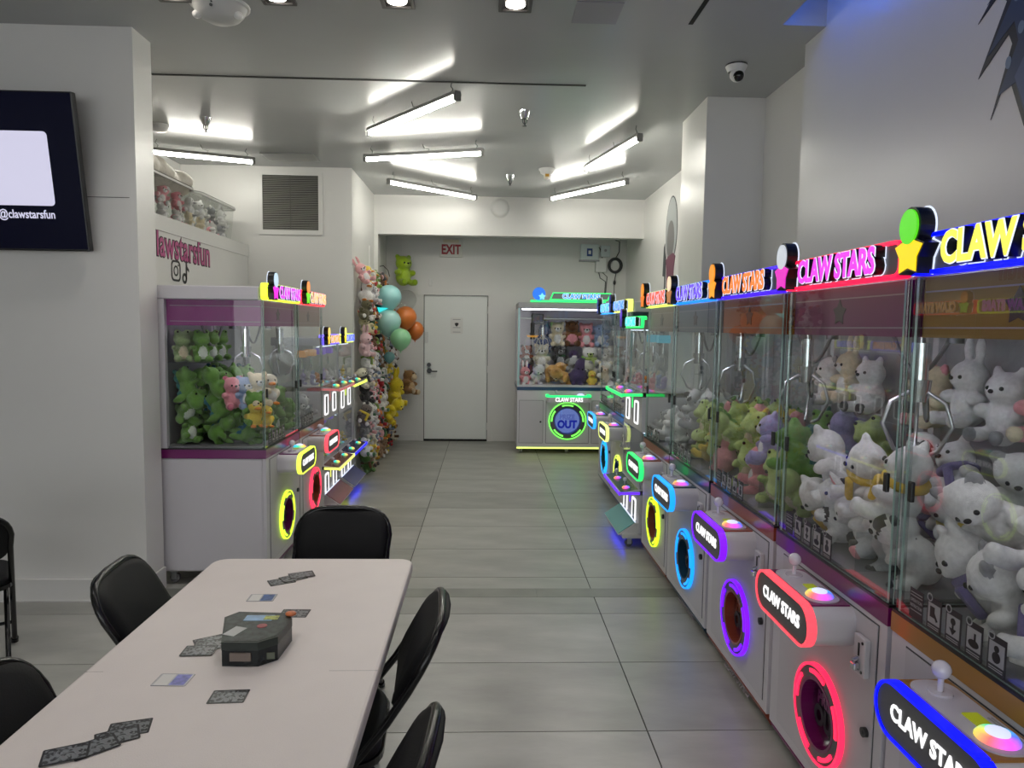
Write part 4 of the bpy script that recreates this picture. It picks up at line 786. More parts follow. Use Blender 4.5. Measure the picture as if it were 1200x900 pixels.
# ---- the wide machine against the back wall
def wide_machine():
    w, d = 1.33, 0.80; h = w/2; cx = 1.075
    root = thing('wide_claw_machine', 'wide claw machine with green-lit sign by the exit door', 'claw machine', (cx, 9.20, 0), 0)
    bandm = mat('band 22 62 98', (22, 62, 98), 0.3)
    MB().rbox_open(-h, h, 0.018, d, 0.085, 0.84, 0.012).build('cabinet', CABW, root)
    holeplate(-h+0.002, h-0.002, 0.088, 0.838, 0.0, 0.44, 0.176, 0.0, 0.02).build('front_panel', CABW, root)
    for s in (-1, 1):
        dd = MB().box(-0.155, 0.155, -0.004, 0, -0.28, 0.28).build('front_door', mat('door panel paint', (188, 185, 190), 0.4), root, (s*0.48, 0, 0.425))
        MB().ring([(-0.159, -0.284), (0.159, -0.284), (0.159, 0.284), (-0.159, 0.284)], [(-0.155, -0.28), (0.155, -0.28), (0.155, 0.28), (-0.155, 0.28)], 'xz', -0.0014, 0).build('door_gap', STEEL, dd)
        MB().cyl((-s*0.125, -0.004, 0.0), (-s*0.125, -0.016, 0.0), 0.013, n=12).build('knob', BLK, dd)
    MB().ring([(-0.285, 0.14), (0.285, 0.14), (0.285, 0.70), (-0.285, 0.70)], [(-0.28, 0.145), (0.28, 0.145), (0.28, 0.695), (-0.28, 0.695)], 'xz', -0.0014, 0).build('centre_panel_gap', STEEL, root)
    prize_ring(root, 0, 0.44, 0.248, (120, 255, 90), mat('ring blue', (60, 84, 170), 0.4), (emat('lit text pale blue', (84, 100, 176), 0.6), emat('lit text blue', (10, 30, 150), 0.7)), 0.0, True)
    MB().box(-h, h, -0.006, 0.004, 0.068, 0.088).build('base_led', led((226, 246, 120)), root)
    for s in (-1, 0, 1):
        for yy in (0.06, d-0.06): add_caster(root, s*(h-0.055), yy)
    MB().box(-h-0.002, h+0.002, -0.003, d, 0.84, 0.885).build('colour_band', bandm, root)
    MB().box(-h-0.001, h+0.001, -0.002, d, 0.885, 0.90).build('ledge', CABW, root)
    # console with glowing lip
    c = MB().prism(rrect(-0.29, 0.29, -0.16, 0.02, 0.06), 'xy', 0.70, 0.765).build('console', CABW, root)
    MB().ring(rrect(-0.295, 0.295, -0.165, 0.02, 0.062), rrect(-0.28, 0.28, -0.15, 0.005, 0.052), 'xy', 0.765, 0.79).build('led_lip', led((40, 255, 120)), c)
    MB().prism(rrect(-0.28, 0.28, -0.15, 0.005, 0.05), 'xy', 0.764, 0.774).build('top_plate', PLATE, c)
    MB().cyl((-0.16, -0.07, 0.77), (-0.16, -0.07, 0.82), 0.008).ell((-0.16, -0.07, 0.83), 0.022).build('joystick', mat('translucent knob', (205, 200, 212), 0.12), c)
    MB().lathe([(0.05, 0), (0.045, 0.025), (0.02, 0.035), (0, 0.035)], (0.16, -0.07, 0.772)).build('push_button', emat('button cap lit', (215, 222, 255), 0.9), c)
    text('lettering', 'CLAW STARS', 0.075, WTEXT, c, (0, -0.1615, 0.732), extr=0.001, off=0.002, sx=0.8)
    # glass box
    MB().box(-h+0.02, h-0.02, 0.02, d-0.03, 0.90, 0.91).build('play_floor', CABW, root)
    MB().box(-h, h, d-0.025, d, 0.90, 1.91).build('back_panel', mat('lit back panel lilac', (196, 190, 206), 0.5), root)
    pane(-h+0.014, h-0.014, 0.004, 0.010, 0.90, 1.91, 'y').build('front_glass', [GLASS, GEDGE], root)
    for s in (-1, 1):
        pane(s*h-0.004*s, s*h-0.010*s, 0.014, d-0.03, 0.90, 1.91, 'x').build('side_glass', [GLASS, GEDGE], root)
        MB().box(s*h-(0.022 if s > 0 else 0), s*h+(0.022 if s < 0 else 0), 0.0, 0.022, 0.90, 1.91).build('corner_post', mat('pale teal post', (160, 200, 204), 0.3), root)
    MB().rbox(-h, h, 0.0, d, 1.91, 1.985, 0.008).build('roof', CABG, root)
    MB().box(-h+0.05, h-0.05, 0.03, 0.05, 1.888, 1.904).build('case_light', emat('bright case light', (240, 242, 255), 6.0), root)
    MB().box(-h+0.30, h-0.1, 0.40, 0.73, 1.415, 1.421).build('shelf', ACRY, root)
    MB().cyl((-h+0.04, 0.35, 1.78), (h-0.04, 0.35, 1.78), 0.014).build('rail', ALU, root)
    MB().rbox(-0.47, -0.31, 0.27, 0.43, 1.70, 1.84, 0.01).build('trolley', STEEL, root)
    claw(root, -0.46, 0.24, 1.72, 1.35, BLK); claw(root, -0.32, 0.30, 1.66, 1.0)
    MB().cyl((-0.46, 0.24, 1.555), (-0.46, 0.24, 1.53), 0.085, 0.06, n=18).build('claw_skirt', emat('claw amber', (226, 160, 40), 0.45), root)
    s_ = MB().box(-0.49, 0.49, -0.02, 0.02, 1.992, 2.012).build('sign_shelf', led((40, 255, 120)), root, (-0.02, 0, 0))
    tz = [(-0.26, 2.018), (0.50, 2.018), (0.54, 2.115), (-0.22, 2.115)]; ti = [(-0.245, 2.028), (0.492, 2.028), (0.524, 2.105), (-0.212, 2.105)]
    sg = MB().prism(ti, 'xz', 0.0, 0.012).build('sign', GRYP, root)
    MB().ring(tz, ti, 'xz', -0.01, 0.014).build('led_outline', led((40, 255, 120)), sg)
    text('letter_glow', 'CLAW STARS', 0.082, WGLOW, sg, (0.15, -0.002, 2.066), extr=0.001, off=0.008)
    text('lettering', 'CLAW STARS', 0.082, emat('letters 60 150 255', (60, 150, 255), 1.0), sg, (0.15, -0.006, 2.066), extr=0.001, off=0.003)
    pq = MB().prism(circ(-0.40, 2.095, 0.085, 28), 'xz', -0.012, 0.0).build('plaque', emat('plaque 30 110 220', (30, 110, 220), 0.95), root)
    MB().prism(starpoly(-0.36, 2.06, 0.05, 0.028), 'xz', -0.018, -0.012).build('plaque_star', emat('plaque 120 215 255', (120, 215, 255), 1.0), pq)
    return root
H = wide_machine()
Mh = Matrix.Translation((1.075, 9.20, 0))
def hp(kd, cs, x, y, z, s, label, rz=0, rx=0, ry=0, sc=None): plush(kd, cs, Mh @ xf((x, y, z), rz, rx, ry, s*1.22), label, 'toys in the wide back machine', True, sc)
hp('bear', (CRM, CRM, WHTP), -0.10, 0.55, 1.55, 0.30, 'cream plush bear sitting on the shelf of the wide machine')
hp('capybara', (BRN, (96, 60, 34), PNK), 0.10, 0.56, 1.57, 0.34, 'brown plush capybara sitting on the shelf of the wide machine')
hp('bear', (PNK, PNK, WHTP), 0.30, 0.55, 1.54, 0.30, 'pink plush bear on the shelf of the wide machine')
hp('elephant', (BLU, BLU, WHTP), 0.50, 0.55, 1.54, 0.29, 'blue plush elephant at the right end of the shelf')
hp('pear', (DKB, DKB, DKB), -0.27, 0.60, 1.50, 0.36, 'dark blue round plush behind the shelf bear')
hp('bear', ((150, 76, 46), CHR, WHTP), -0.52, 0.55, 1.26, 0.25, 'red-brown plush panda at the left side of the wide machine')
hp('bear', ((70, 60, 52), CHR, CHR), -0.50, 0.45, 1.08, 0.26, 'dark brown plush bear under the red-brown panda')
hp('bear', ((206, 200, 184), CRM, WHTP), -0.32, 0.45, 1.24, 0.31, 'oatmeal plush bear in the middle left of the wide machine')
hp('bear', (CHR, CHR, GRYPL), -0.05, 0.58, 1.24, 0.30, 'charcoal plush bear in the shadow under the shelf')
hp('duck', (PUR, WHTP, WHTP), 0.13, 0.5, 1.20, 0.28, 'purple plush bird with white face under the shelf')
hp('bear', (WHTP, WHTP, LGRN), 0.34, 0.45, 1.20, 0.33, 'white plush bear in a green bib at the right', 0, 0, 0, LGRN)
hp('bear', (GRYPL, WHTP, WHTP), 0.54, 0.45, 1.20, 0.30, 'grey plush bear at the far right of the wide machine')
hp('bunny', (PNK, WHTP, WHTP), -0.56, 0.16, 1.00, 0.22, 'pink plush bunny in the left front corner', 0.3)
hp('bear', ((214, 214, 220), GRYPL, WHTP), -0.40, 0.2, 1.03, 0.27, 'pale grey plush bear low at the left front', 0.4, 0.6)
hp('bear', ((206, 158, 92), (190, 140, 80), CRM), -0.16, 0.3, 1.10, 0.29, 'tan plush bear lying upper in the heap', 1.0, 1.2)
hp('bear', ((206, 158, 92), (190, 140, 80), CRM), -0.06, 0.18, 1.02, 0.30, 'tan plush bear lying lower in the heap', -1.0, 1.1)
hp('elephant', ((170, 170, 176), GRYPL, WHTP), 0.07, 0.32, 1.14, 0.26, 'grey plush elephant lying in the heap', 0.5, 0.7)
hp('pear', (PUR, GRN, PUR), 0.16, 0.16, 1.05, 0.33, 'purple plush eggplant with green stem in front', 0, -0.15, 0.2)
hp('duck', (YEL, ORG, YEL), 0.33, 0.13, 0.99, 0.19, 'yellow plush duck low in the front of the wide machine')
hp('bear', ((200, 196, 188), GRYPL, WHTP), 0.32, 0.24, 1.10, 0.28, 'pale plush bear lying above the yellow duck', -0.6, 0.8)
hp('bear', (WHTP, CRM, WHTP), 0.52, 0.18, 1.04, 0.29, 'white plush bear in the right front corner', -0.2, 0.2)

# ---- toy heaps
Wb = ('bear', (WHTP, GRYPL, WHTP), (120, 104, 160)); Wd = ('duck', (WHTP, (232, 178, 70), WHTP), RED); Wr = ('bunny', (WHTP, PNK, WHTP), PNK)
Wc = ('cow', (WHTP, CHR, WHTP), None); We = ('elephant', (WHTP, PNK, WHTP), YEL); Wk = ('cat', (WHTP, WHTP, WHTP), (110, 100, 150))
fill(A, 0.78, DEP, 'gold-banded machine', [Wb, Wd, Wr, Wk, Wb, Wd], 0.29, 5, 2, 11, 0)
fill(B, 0.78, DEP, 'magenta-banded machine', [Wb, Wr, Wk, ('bear', (WHTP, WHTP, WHTP), (226, 190, 80)), Wc, We], 0.275, 5, 2, 12, 0)
fill(C, 0.79, DEP, 'orange-banded machine', [Wc, ('bear', (PNK, PNK, WHTP), None), ('dinosaur', (LGRN, YEL, CRM), None), ('bear', (LAV, LAV, WHTP), None), ('dinosaur', (GRN, TEAL, CRM), None), Wc], 0.265, 4, 2, 13, 0)
fill(D, 0.785, DEP, 'teal-banded machine', [('bear', (GRYPL, GRYPL, WHTP), None), ('bear', (YEL, YEL, CRM), None), ('pear', (PNK, GRN, PNK), None), ('dinosaur', (LGRN, GRN, CRM), None)], 0.24, 5, 2, 14, 0)
fill(E_, 0.715, DEP, 'green-console machine', [('bear', (GRYPL, GRYPL, WHTP), None), ('bear', (WHTP, WHTP, WHTP), None), Wc], 0.24, 4, 1, 15, 1)
fill(F, 0.77, DEP, 'far yellow-lit machine', [Wb, Wk, ('bear', (CRM, CRM, WHTP), None)], 0.25, 4, 1, 16, 1)
fill(G, 0.785, DEP, 'far cyan-lit machine', [Wb, Wk, ('bear', (CRM, CRM, WHTP), None)], 0.25, 4, 1, 17, 1)
DG = ('dinosaur', (GRN, TEAL, (206, 214, 200)), None); DG2 = ('dinosaur', ((92, 134, 60), (36, 92, 110), LGRN), None); DG3 = ('bear', (GRN, GRN, LGRN), None)
fill(L1, 0.785, 0.66, 'left dinosaur machine', [DG, DG2, DG, DG3], 0.235, 6, 2, 18, 1)
fill(L2, 0.775, 0.66, 'left red-lit machine', [('bear', (YEL, YEL, CRM), None), ('bear', (GRYPL, GRYPL, WHTP), None), DG3], 0.22, 3, 1, 19, 0)
# upper display shelf inside the dinosaur machine, seen through its side
Ml = Matrix.Translation(L1.location) @ Matrix.Rotation(LZ, 4, 'Z')
MB().box(-0.35, 0.30, 0.36, 0.62, 1.405, 1.411).build('display_shelf', ACRY, L1)
for i, x in enumerate((-0.28, -0.12, 0.04)):
    for j in range(2):
        k = DG if j == 0 else ('dinosaur', ((150, 170, 120), (120, 150, 110), CRM), None)
        plush(k[0], k[1], Ml @ xf((x, 0.43+0.12*j, 1.50), -0.9, 0, 0, 0.22), '%s green plush dinosaur in the %s row on the display shelf' % (ORD[i], ('front', 'back')[j]), 'dinosaurs on the display shelf')
for i, (kd, cs, x, y, z, s, lb) in enumerate([('bear', (PNK, (200, 110, 130), PNK), -0.27, 0.24, 1.20, 0.23, 'pink plush pig standing above the green dinosaurs'), ('bear', (BLU, BLU, WHTP), -0.24, 0.17, 1.20, 0.23, 'blue plush bear beside the pink pig'), ('bear', (CRM, CRM, WHTP), -0.22, 0.10, 1.22, 0.24, 'cream plush bear beside the blue bear'), ('duck', ((232, 222, 206), ORG, WHTP), -0.12, 0.06, 1.22, 0.23, 'pale plush duck with orange beak in the dinosaur machine'), ('duck', (YEL, ORG, YEL), -0.28, 0.10, 1.08, 0.2, 'yellow plush duck sitting on the green dinosaurs'), ('duck', ((236, 206, 70), ORG, YEL), -0.26, 0.035, 1.06, 0.16, 'small yellow plush duck at the dinosaur machine corner')]):
    plush(kd, cs, Ml @ xf((x, y, z), -0.9, 0, 0, s), lb, 'toys above the dinosaurs')
# tall display toys at the backs of the near machines
for mch, nm, cset in ((A, 'gold-banded machine', [(WHTP, WHTP, WHTP), (WHTP, GRYPL, WHTP), (LGRN, YEL, WHTP), (YEL, ORG, CRM)]), (B, 'magenta-banded machine', [(CRM, PNK, WHTP), (WHTP, WHTP, WHTP), (WHTP, GRYPL, WHTP), (PNK, CRM, CRM)]), (C, 'orange-banded machine', [(WHTP, GRYPL, WHTP), (CRM, CRM, WHTP), (WHTP, CHR, WHTP)])):
    Mm = Matrix.Translation(mch.location) @ Matrix.Rotation(RZ, 4, 'Z')
    for i, cs in enumerate(cset):
        plush(('bear', 'bunny', 'cat', 'bear')[i], cs, Mm @ xf((-0.26+0.18*i, 0.53, 1.40+0.03*(i % 2)), 0.2*(i-1), 0, 0, 0.26), '%s large %s plush leaning on the back of the %s' % (ORD[i], cname(cs[0]), nm), 'large toys at the back of the '+nm)

# ================================================================== TOY WALL AND BALLOONS
tw = struct('toy_wall_panel', MB().box(-1.433, -1.418, YV+0.005, 10.16, 0.03, 2.28), mat('toy wall white', (206, 205, 202), 0.5), 'white backing panel of the plush toy wall', 'panel')
PAL = [(226, 222, 218), (226, 222, 218), (206, 196, 176), (196, 150, 60), (172, 44, 52), (60, 58, 60), (120, 150, 70), (226, 200, 80), (150, 120, 96), (226, 170, 178), (140, 150, 170), (104, 72, 50), (200, 196, 200), (216, 126, 60), (70, 110, 80), (228, 224, 222)]
Rw = random.Random(21); KK = ['bear', 'bunny', 'cat', 'duck', 'cow', 'elephant', 'dinosaur', 'bear', 'cat']
NR, NC = 12, 13
for r in range(NR):
    for c in range(NC):
        s = Rw.uniform(0.19, 0.255) if c else 0.25
        if c == 0 and r in (1, 4): s = 0.28
        y = YV+0.10+2.42*(c+0.5*(r % 2)*0.8)/NC+Rw.uniform(-.015, .015); z = 2.19-2.05*r/(NR-1)+Rw.uniform(-.02, .02)
        if r == 0 and c > 8: continue
        kd = Rw.choice(KK); c0 = Rw.choice(PAL)
        if c == 0: kd, c0 = [('bunny', (226, 170, 172)), ('duck', (226, 224, 222)), ('bear', (96, 92, 70)), ('bunny', (206, 196, 160)), ('bunny', (214, 180, 184)), ('cat', (226, 224, 224)), ('cow', (226, 220, 200)), ('bear', (60, 58, 60)), ('bear', (110, 100, 96)), ('elephant', (140, 140, 140)), ('cow', (224, 224, 226)), ('dinosaur', (84, 120, 60)), ('duck', (220, 222, 226))][r]
        c1 = (214, 126, 40) if kd == 'duck' else Rw.choice(PAL); c2 = Rw.choice([c0, c0, c0, WHTP]); c1 = c1 if Rw.random() < 0.45 or kd in ('duck', 'cow') else c0
        yaw = PI/2+Rw.uniform(-.5, .3)-(0.75 if c == 0 else 0.25)
        plush(kd, (c0, c1, c2), xf((-1.418+s*0.30+Rw.uniform(0, .03), y, z), yaw, Rw.uniform(-.25, .25), Rw.uniform(-.5, .5), s),
              '%s plush %s in the %s row down, %s from the near edge of toy wall' % (cname(c0), kd, ORD[r], ORD[c]), 'small toys covering the toy wall', c < 4, Rw.choice(PAL) if Rw.random() < 0.25 else None)
lime = plush('bear', ((150, 178, 40), (138, 168, 36), (170, 196, 70)), xf((-1.16, 9.9, 2.39), PI/2-0.9, 0, 0, 0.46), 'large lime green plush hanging above the balloons', 'large toys on the toy wall')
MB().cyl((0, 0.05, 0.85), (0, 0.05, 1.75), 0.006, n=6).build('hanging_string', WHT, lime)
plush('bunny', ((228, 204, 50), (214, 186, 40), (236, 214, 80)), xf((-1.20, 9.25, 0.78), PI/2-0.2, 0.2, -0.15, 0.42), 'big bright yellow plush with pointed ears on the toy wall', 'large toys on the toy wall')
plush('bear', ((226, 206, 46), (206, 178, 40), (236, 214, 80)), xf((-1.19, 8.95, 0.60), PI/2-0.5, 0.6, 0.6, 0.36), 'second bright yellow plush below the pointed-eared one', 'large toys on the toy wall')
plush('capybara', ((150, 112, 70), (200, 180, 150), (190, 160, 120)), xf((-1.10, 9.95, 0.86), PI/2-0.4, 0, 0.2, 0.40), 'brown plush at the far edge of the toy wall', 'large toys on the toy wall')
hk = tag(MB().tube([(-1.43, 9.35, 2.42), (-1.36, 9.4, 2.44), (-1.30, 9.42, 2.38), (-1.28, 9.42, 2.30)], 0.006, 6).build('wall_hook', BLK), 'black curved wall hook above the toy wall', 'hook')
def balloon(c, r, col, label, alpha=False):
    t = thing('balloon', label, 'balloon', c, Rw.uniform(0, 6), 'cluster of balloons beside the toy wall')
    prof = [(0.02, -1.16), (0.06, -1.12), (0.22, -1.02), (0.55, -0.78), (0.86, -0.38), (0.985, 0.0), (0.96, 0.3), (0.80, 0.64), (0.55, 0.88), (0.25, 1.0), (0.0, 1.02)]
    m = glass('clear balloon', (0.86, 0.88, 0.88), 1.35) if alpha else mat('balloon %d %d %d' % col, col, 0.28, 0, 0, coat=0.3)
    MB().lathe([(a*r, b*r) for a, b in prof], n=28).build('skin', m, t)
    MB().lathe([(0.02*r, -1.14*r), (0.07*r, -1.2*r), (0.10*r, -1.25*r)], n=12).build('knot', m, t)
balloon((-1.175, 8.6, 1.99), 0.152, (150, 205, 205), 'upper pale aqua balloon in the cluster')
balloon((-1.185, 8.6, 1.695), 0.158, (160, 206, 200), 'lower pale aqua balloon in the cluster')
balloon((-0.985, 8.75, 1.965), 0.13, None, 'clear balloon behind the aqua balloons', True)
balloon((-1.00, 8.8, 1.755), 0.14, (206, 112, 44), 'larger orange balloon in the cluster')
balloon((-0.905, 9.0, 1.60), 0.115, (206, 112, 44), 'smaller orange balloon peeking out behind the green one')
balloon((-1.025, 8.5, 1.495), 0.128, (140, 200, 150), 'mint green balloon at the bottom of the cluster')
balloon((-1.19, 8.72, 1.27), 0.07, (110, 160, 160), 'small teal balloon hanging low by the toys')
tg = tag(MB().prism([(-0.06, 0.03), (0.07, 0.02), (-0.04, -0.035)], 'xz', -0.004, 0.004).build('glowing_tag', emat('cyan tag', (60, 226, 226), 0.9), None, (-1.245, 8.52, 1.845)), 'bright cyan triangular tag between the aqua balloons', 'tag')

# ================================================================== LEDGE BINS
def bin_(y0, y1, label, seed, x0=-3.02, x1=-2.56):
    t = thing('storage_bin', label, 'storage bin', ((x0+x1)/2, (y0+y1)/2, 2.482)); hx, hy = (x1-x0)/2, (y1-y0)/2
    o = rrect(-hx, hx, -hy, hy, 0.10, 6); i_ = rrect(-hx+0.03, hx-0.03, -hy+0.03, hy-0.03, 0.08, 6)
    b = MB(); n = len(o); vs = [(x, y, 0.0) for x, y in i_]+[(x, y, 0.33) for x, y in o]
    b.add(vs, [(k, (k+1) % n, (k+1) % n+n, k+n) for k in range(n)], 0, True); b.add(vs, [list(range(n))], 0)
    b.build('tub', glass('cloudy bin plastic', (0.92, 0.93, 0.92), 1.3, 0.12), t)
    MB().ring(rrect(-hx-0.015, hx+0.015, -hy-0.015, hy+0.015, 0.11, 6), rrect(-hx, hx, -hy, hy, 0.10, 6), 'xy', 0.318, 0.335).build('rim', mat('bin rim', (196, 196, 192), 0.35), t)
    MB().prism(rrect(-hx-0.008, hx+0.008, -hy-0.008, hy+0.008, 0.105, 6), 'xy', 0.335, 0.345).build('lid', glass('cloudy bin lid', (0.7, 0.71, 0.70), 1.4, 0.1), t)
    for s in (-1, 1): MB().rbox(-0.05, 0.05, s*hy-0.012, s*hy+0.022, 0.25, 0.33, 0.006).build('latch', mat('bin rim', (196, 196, 192), 0.35), t)
    R = random.Random(seed); k = 0
    for lay in range(2):
        for j in range(4):
            y = y0+0.10+(y1-y0-0.20)*j/3; c0, c1 = R.choice([(WHTP, GRYPL), (PNK, WHTP), (CRM, CRM), (WHTP, CHR), (GRYPL, WHTP), (WHTP, WHTP), (YEL, ORG), (WHTP, PNK)])
            plush(R.choice(['bunny', 'bear', 'cow', 'duck']), (c0, c1, WHTP), xf((x1-0.13, y, 2.56+0.135*lay), PI/2+R.uniform(-.8, .4), 0, R.uniform(-.3, .3), 0.19),
                  '%s plush toy, %s from viewer in the %s layer of %s' % (cname(c0), ORD[j], ('lower', 'upper')[lay], label[:label.index(' storage')]+' bin'), 'toys stored in the bins')
bin_(4.70, 5.32, 'nearest storage bin on the ledge, mostly hidden by the wall', 31)
bin_(5.36, 6.40, 'middle storage bin of plush toys on the ledge', 32)
bin_(6.45, 7.42, 'farthest storage bin of plush toys on the ledge', 33)
bag = MB()
Rb = random.Random(4)
for k in range(18): bag.ell((-2.76+Rb.uniform(-.06, .06), 4.95+0.085*k, 2.955-0.006*k+Rb.uniform(-.02, .02)), (0.17, 0.13, 0.13-0.002*k), 12, 8)
bgm = remeshed(bag, [(0, (0, 0, 0), (1, 1, 1))], 0.03, 'plush_bag')
bgm.materials.clear(); bgm.materials.append(mat('white crumpled bag', (214, 208, 196), 0.6, 0, 0.08, 9, 0.9, 22))
tag(obj('toy_bag', bgm), 'crumpled white bag of toys lying over the storage bins', 'bag')

# ================================================================== TABLE
tb = thing('folding_table', 'long white plastic folding table with cards on top', 'table', (-0.66, 1.82, 0))
TWX, TLY = 0.383, 0.915
def tabletop():
    bm = bmesh.new(); pts = rrect(-TWX, TWX, -TLY, TLY, 0.055, 6)
    b = MB(); lv = [(-0.006, 0.698), (0.0, 0.704), (0.0, 0.732), (-0.003, 0.738), (-0.010, 0.740)]; n = len(pts)
    for o_, z in lv:
        b.v += [(x*(1+o_/TWX), y*(1+o_/TLY), z) for x, y in pts]
    for l in range(len(lv)-1):
        for i in range(n): b.f.append([l*n+i, l*n+(i+1) % n, (l+1)*n+(i+1) % n, (l+1)*n+i]); b.m.append(0); b.s.append(False)
    b.f.append(list(range(n))[::-1]); b.m.append(0); b.s.append(False); b.f.append(list(range((len(lv)-1)*n, len(lv)*n))); b.m.append(0); b.s.append(False)
    bm.free(); return b
tabletop().build('tabletop', TABW, tb)
MB().box(TWX-0.13, TWX-0.002, -0.0008, 0.0008, 0.7396, 0.7402).box(-TWX+0.002, -TWX+0.05, -0.0008, 0.0008, 0.7396, 0.7402).build('fold_seam', mat('seam grey', (150, 146, 143), 0.5), tb)
for s in (-1, 1):
    lgm = mat('grey leg steel', (120, 122, 126), 0.35, 0.6)
    for q in (-1, 1): MB().tube([(q*0.09, s*0.75, 0.695), (q*0.035, s*0.75, 0.60), (q*0.035, s*0.75, 0.03)], 0.014, 8).build('leg', lgm, tb)
    MB().rbox(-0.27, 0.27, s*0.75-0.016, s*0.75+0.016, 0.002, 0.032, 0.006).build('foot', lgm, tb)
    MB().tube([(0, s*0.75, 0.45), (0, s*0.40, 0.69)], 0.009, 8).build('leg_brace', lgm, tb)
    MB().box(s*0.355-0.01, s*0.355+0.01, -0.86, 0.86, 0.668, 0.698).build('side_rail', mat('grey leg steel', (120, 122, 126), 0.35, 0.6), tb)

# ================================================================== CHAIRS
def chair_parts(t):
    for s in (-1, 1):
        x = s*0.205
        part('leg', ('chf', s), lambda: MB().tube([(x, 0.150, 0.48), (x, 0.06, 0.37), (x, -0.225, 0.03), (x, -0.245, 0.004)], 0.0125, 10).cyl((x, -0.247, 0.002), (x, -0.225, 0.03), 0.017, n=10), CHAIRM, t)
        xr = s*0.18
        part('leg', ('chr', s), lambda: MB().tube([(xr, -0.08, 0.41), (xr, 0.00, 0.33), (xr, 0.265, 0.004)], 0.0115, 10).cyl((xr, 0.266, 0.002), (xr, 0.245, 0.03), 0.016, n=10), CHAIRM, t)
        part('hinge_bracket', ('chb', s), lambda: MB().rbox(xr-0.004+0.012*s, xr+0.004+0.012*s, -0.06, 0.06, 0.385, 0.415, 0.003), CHAIRM, t)
    def bframe():
        sd = [(0.150, 0.48), (0.205, 0.55), (0.265, 0.64)]; P = [(-0.205, y, z) for y, z in sd]
        for i in range(1, 16):
            a = PI*i/16; P.append((-math.copysign(abs(math.cos(a))**0.55, math.cos(a))*0.213, 0.265+0.095*math.sin(a)**0.62, 0.64+0.170*math.sin(a)**0.62))
        return MB().tube(P+[(0.205, y, z) for y, z in reversed(sd)], 0.0125, 10)
    part('back_frame', 'chbf', bframe, CHAIRM, t)
    def pad():
        b = MB(); n = 32; lay = [(0.80, -0.021), (0.94, -0.016), (1.0, -0.004), (1.0, 0.008), (0.97, 0.014)]
        P = [(math.copysign(abs(math.cos(a))**0.5, math.cos(a))*0.205, (math.copysign(abs(math.sin(a))**0.55, math.sin(a)))*0.125) for a in [2*PI*i/n for i in range(n)]]
        for k, (sc, dy) in enumerate(lay):
            for px, pz in P: b.v.append((px*sc, 0.288+dy+0.56*(pz*sc)+0.022*(1-(px/0.2)**2)-0.006, 0.685+pz*sc))
        for k in range(len(lay)-1):
            for i in range(n): b.f.append([k*n+i, k*n+(i+1) % n, (k+1)*n+(i+1) % n, (k+1)*n+i]); b.m.append(0); b.s.append(True)
        b.f.append(list(range(n))); b.m.append(0); b.s.append(True); b.f.append(list(range((len(lay)-1)*n, len(lay)*n))[::-1]); b.m.append(0); b.s.append(True)
        return b
    bp = part('backrest', 'chp', pad, CHAIRP, t)
    def seat():
        b = MB(); pts = rrect(-0.20, 0.20, -0.215, 0.185, 0.09, 7); n = len(pts); lv = [(1.0, 0.425), (1.0, 0.447), (0.97, 0.458), (0.90, 0.464)]
        for sc, z in lv: b.v += [(x*sc, (y+0.015)*sc-0.015, z) for x, y in pts]
        for k in range(len(lv)-1):
            for i in range(n): b.f.append([k*n+i, k*n+(i+1) % n, (k+1)*n+(i+1) % n, (k+1)*n+i]); b.m.append(0); b.s.append(True)
        b.f.append(list(range(n))[::-1]); b.m.append(0); b.s.append(False); b.f.append(list(range((len(lv)-1)*n, len(lv)*n))); b.m.append(0); b.s.append(True)
        return b
    part('seat', 'chs', seat, CHAIRP, t)
    part('seat_rim', 'chsr', lambda: MB().ring(rrect(-0.208, 0.208, -0.223, 0.193, 0.095, 7), rrect(-0.196, 0.196, -0.211, 0.181, 0.088, 7), 'xy', 0.412, 0.432), CHAIRM, t)
    part('crossbar', 'chc1', lambda: MB().tube([(-0.205, -0.125, 0.15), (0.205, -0.125, 0.15)], 0.009, 8), CHAIRM, t)
    part('crossbar', 'chc2', lambda: MB().tube([(-0.18, 0.205, 0.075), (0.18, 0.205, 0.075)], 0.009, 8), CHAIRM, t)
def chair(x, y, rz, label):
    t = thing('folding_chair', label, 'chair', (x, y, 0), rz, 'black padded folding chairs round the table'); chair_parts(t); return t
chair(-0.645, 2.885, 0.0, 'black folding chair at the far end of the white table')
chair(-0.925, 2.46, PI/2+0.10, 'black folding chair on the left side, nearer the far end of the table')
chair(-0.86, 1.60, PI/2-0.05, 'black folding chair at the left edge of the picture beside the table')
chair(-0.485, 2.08, -PI/2+0.06, 'black folding chair on the right side, nearer the far end of the table')
chair(-0.465, 1.41, -PI/2-0.06, 'black folding chair nearest the viewer on the right of the table')
chair(-2.455, 3.306, PI+0.586, 'black folding chair standing alone by the wall screen')

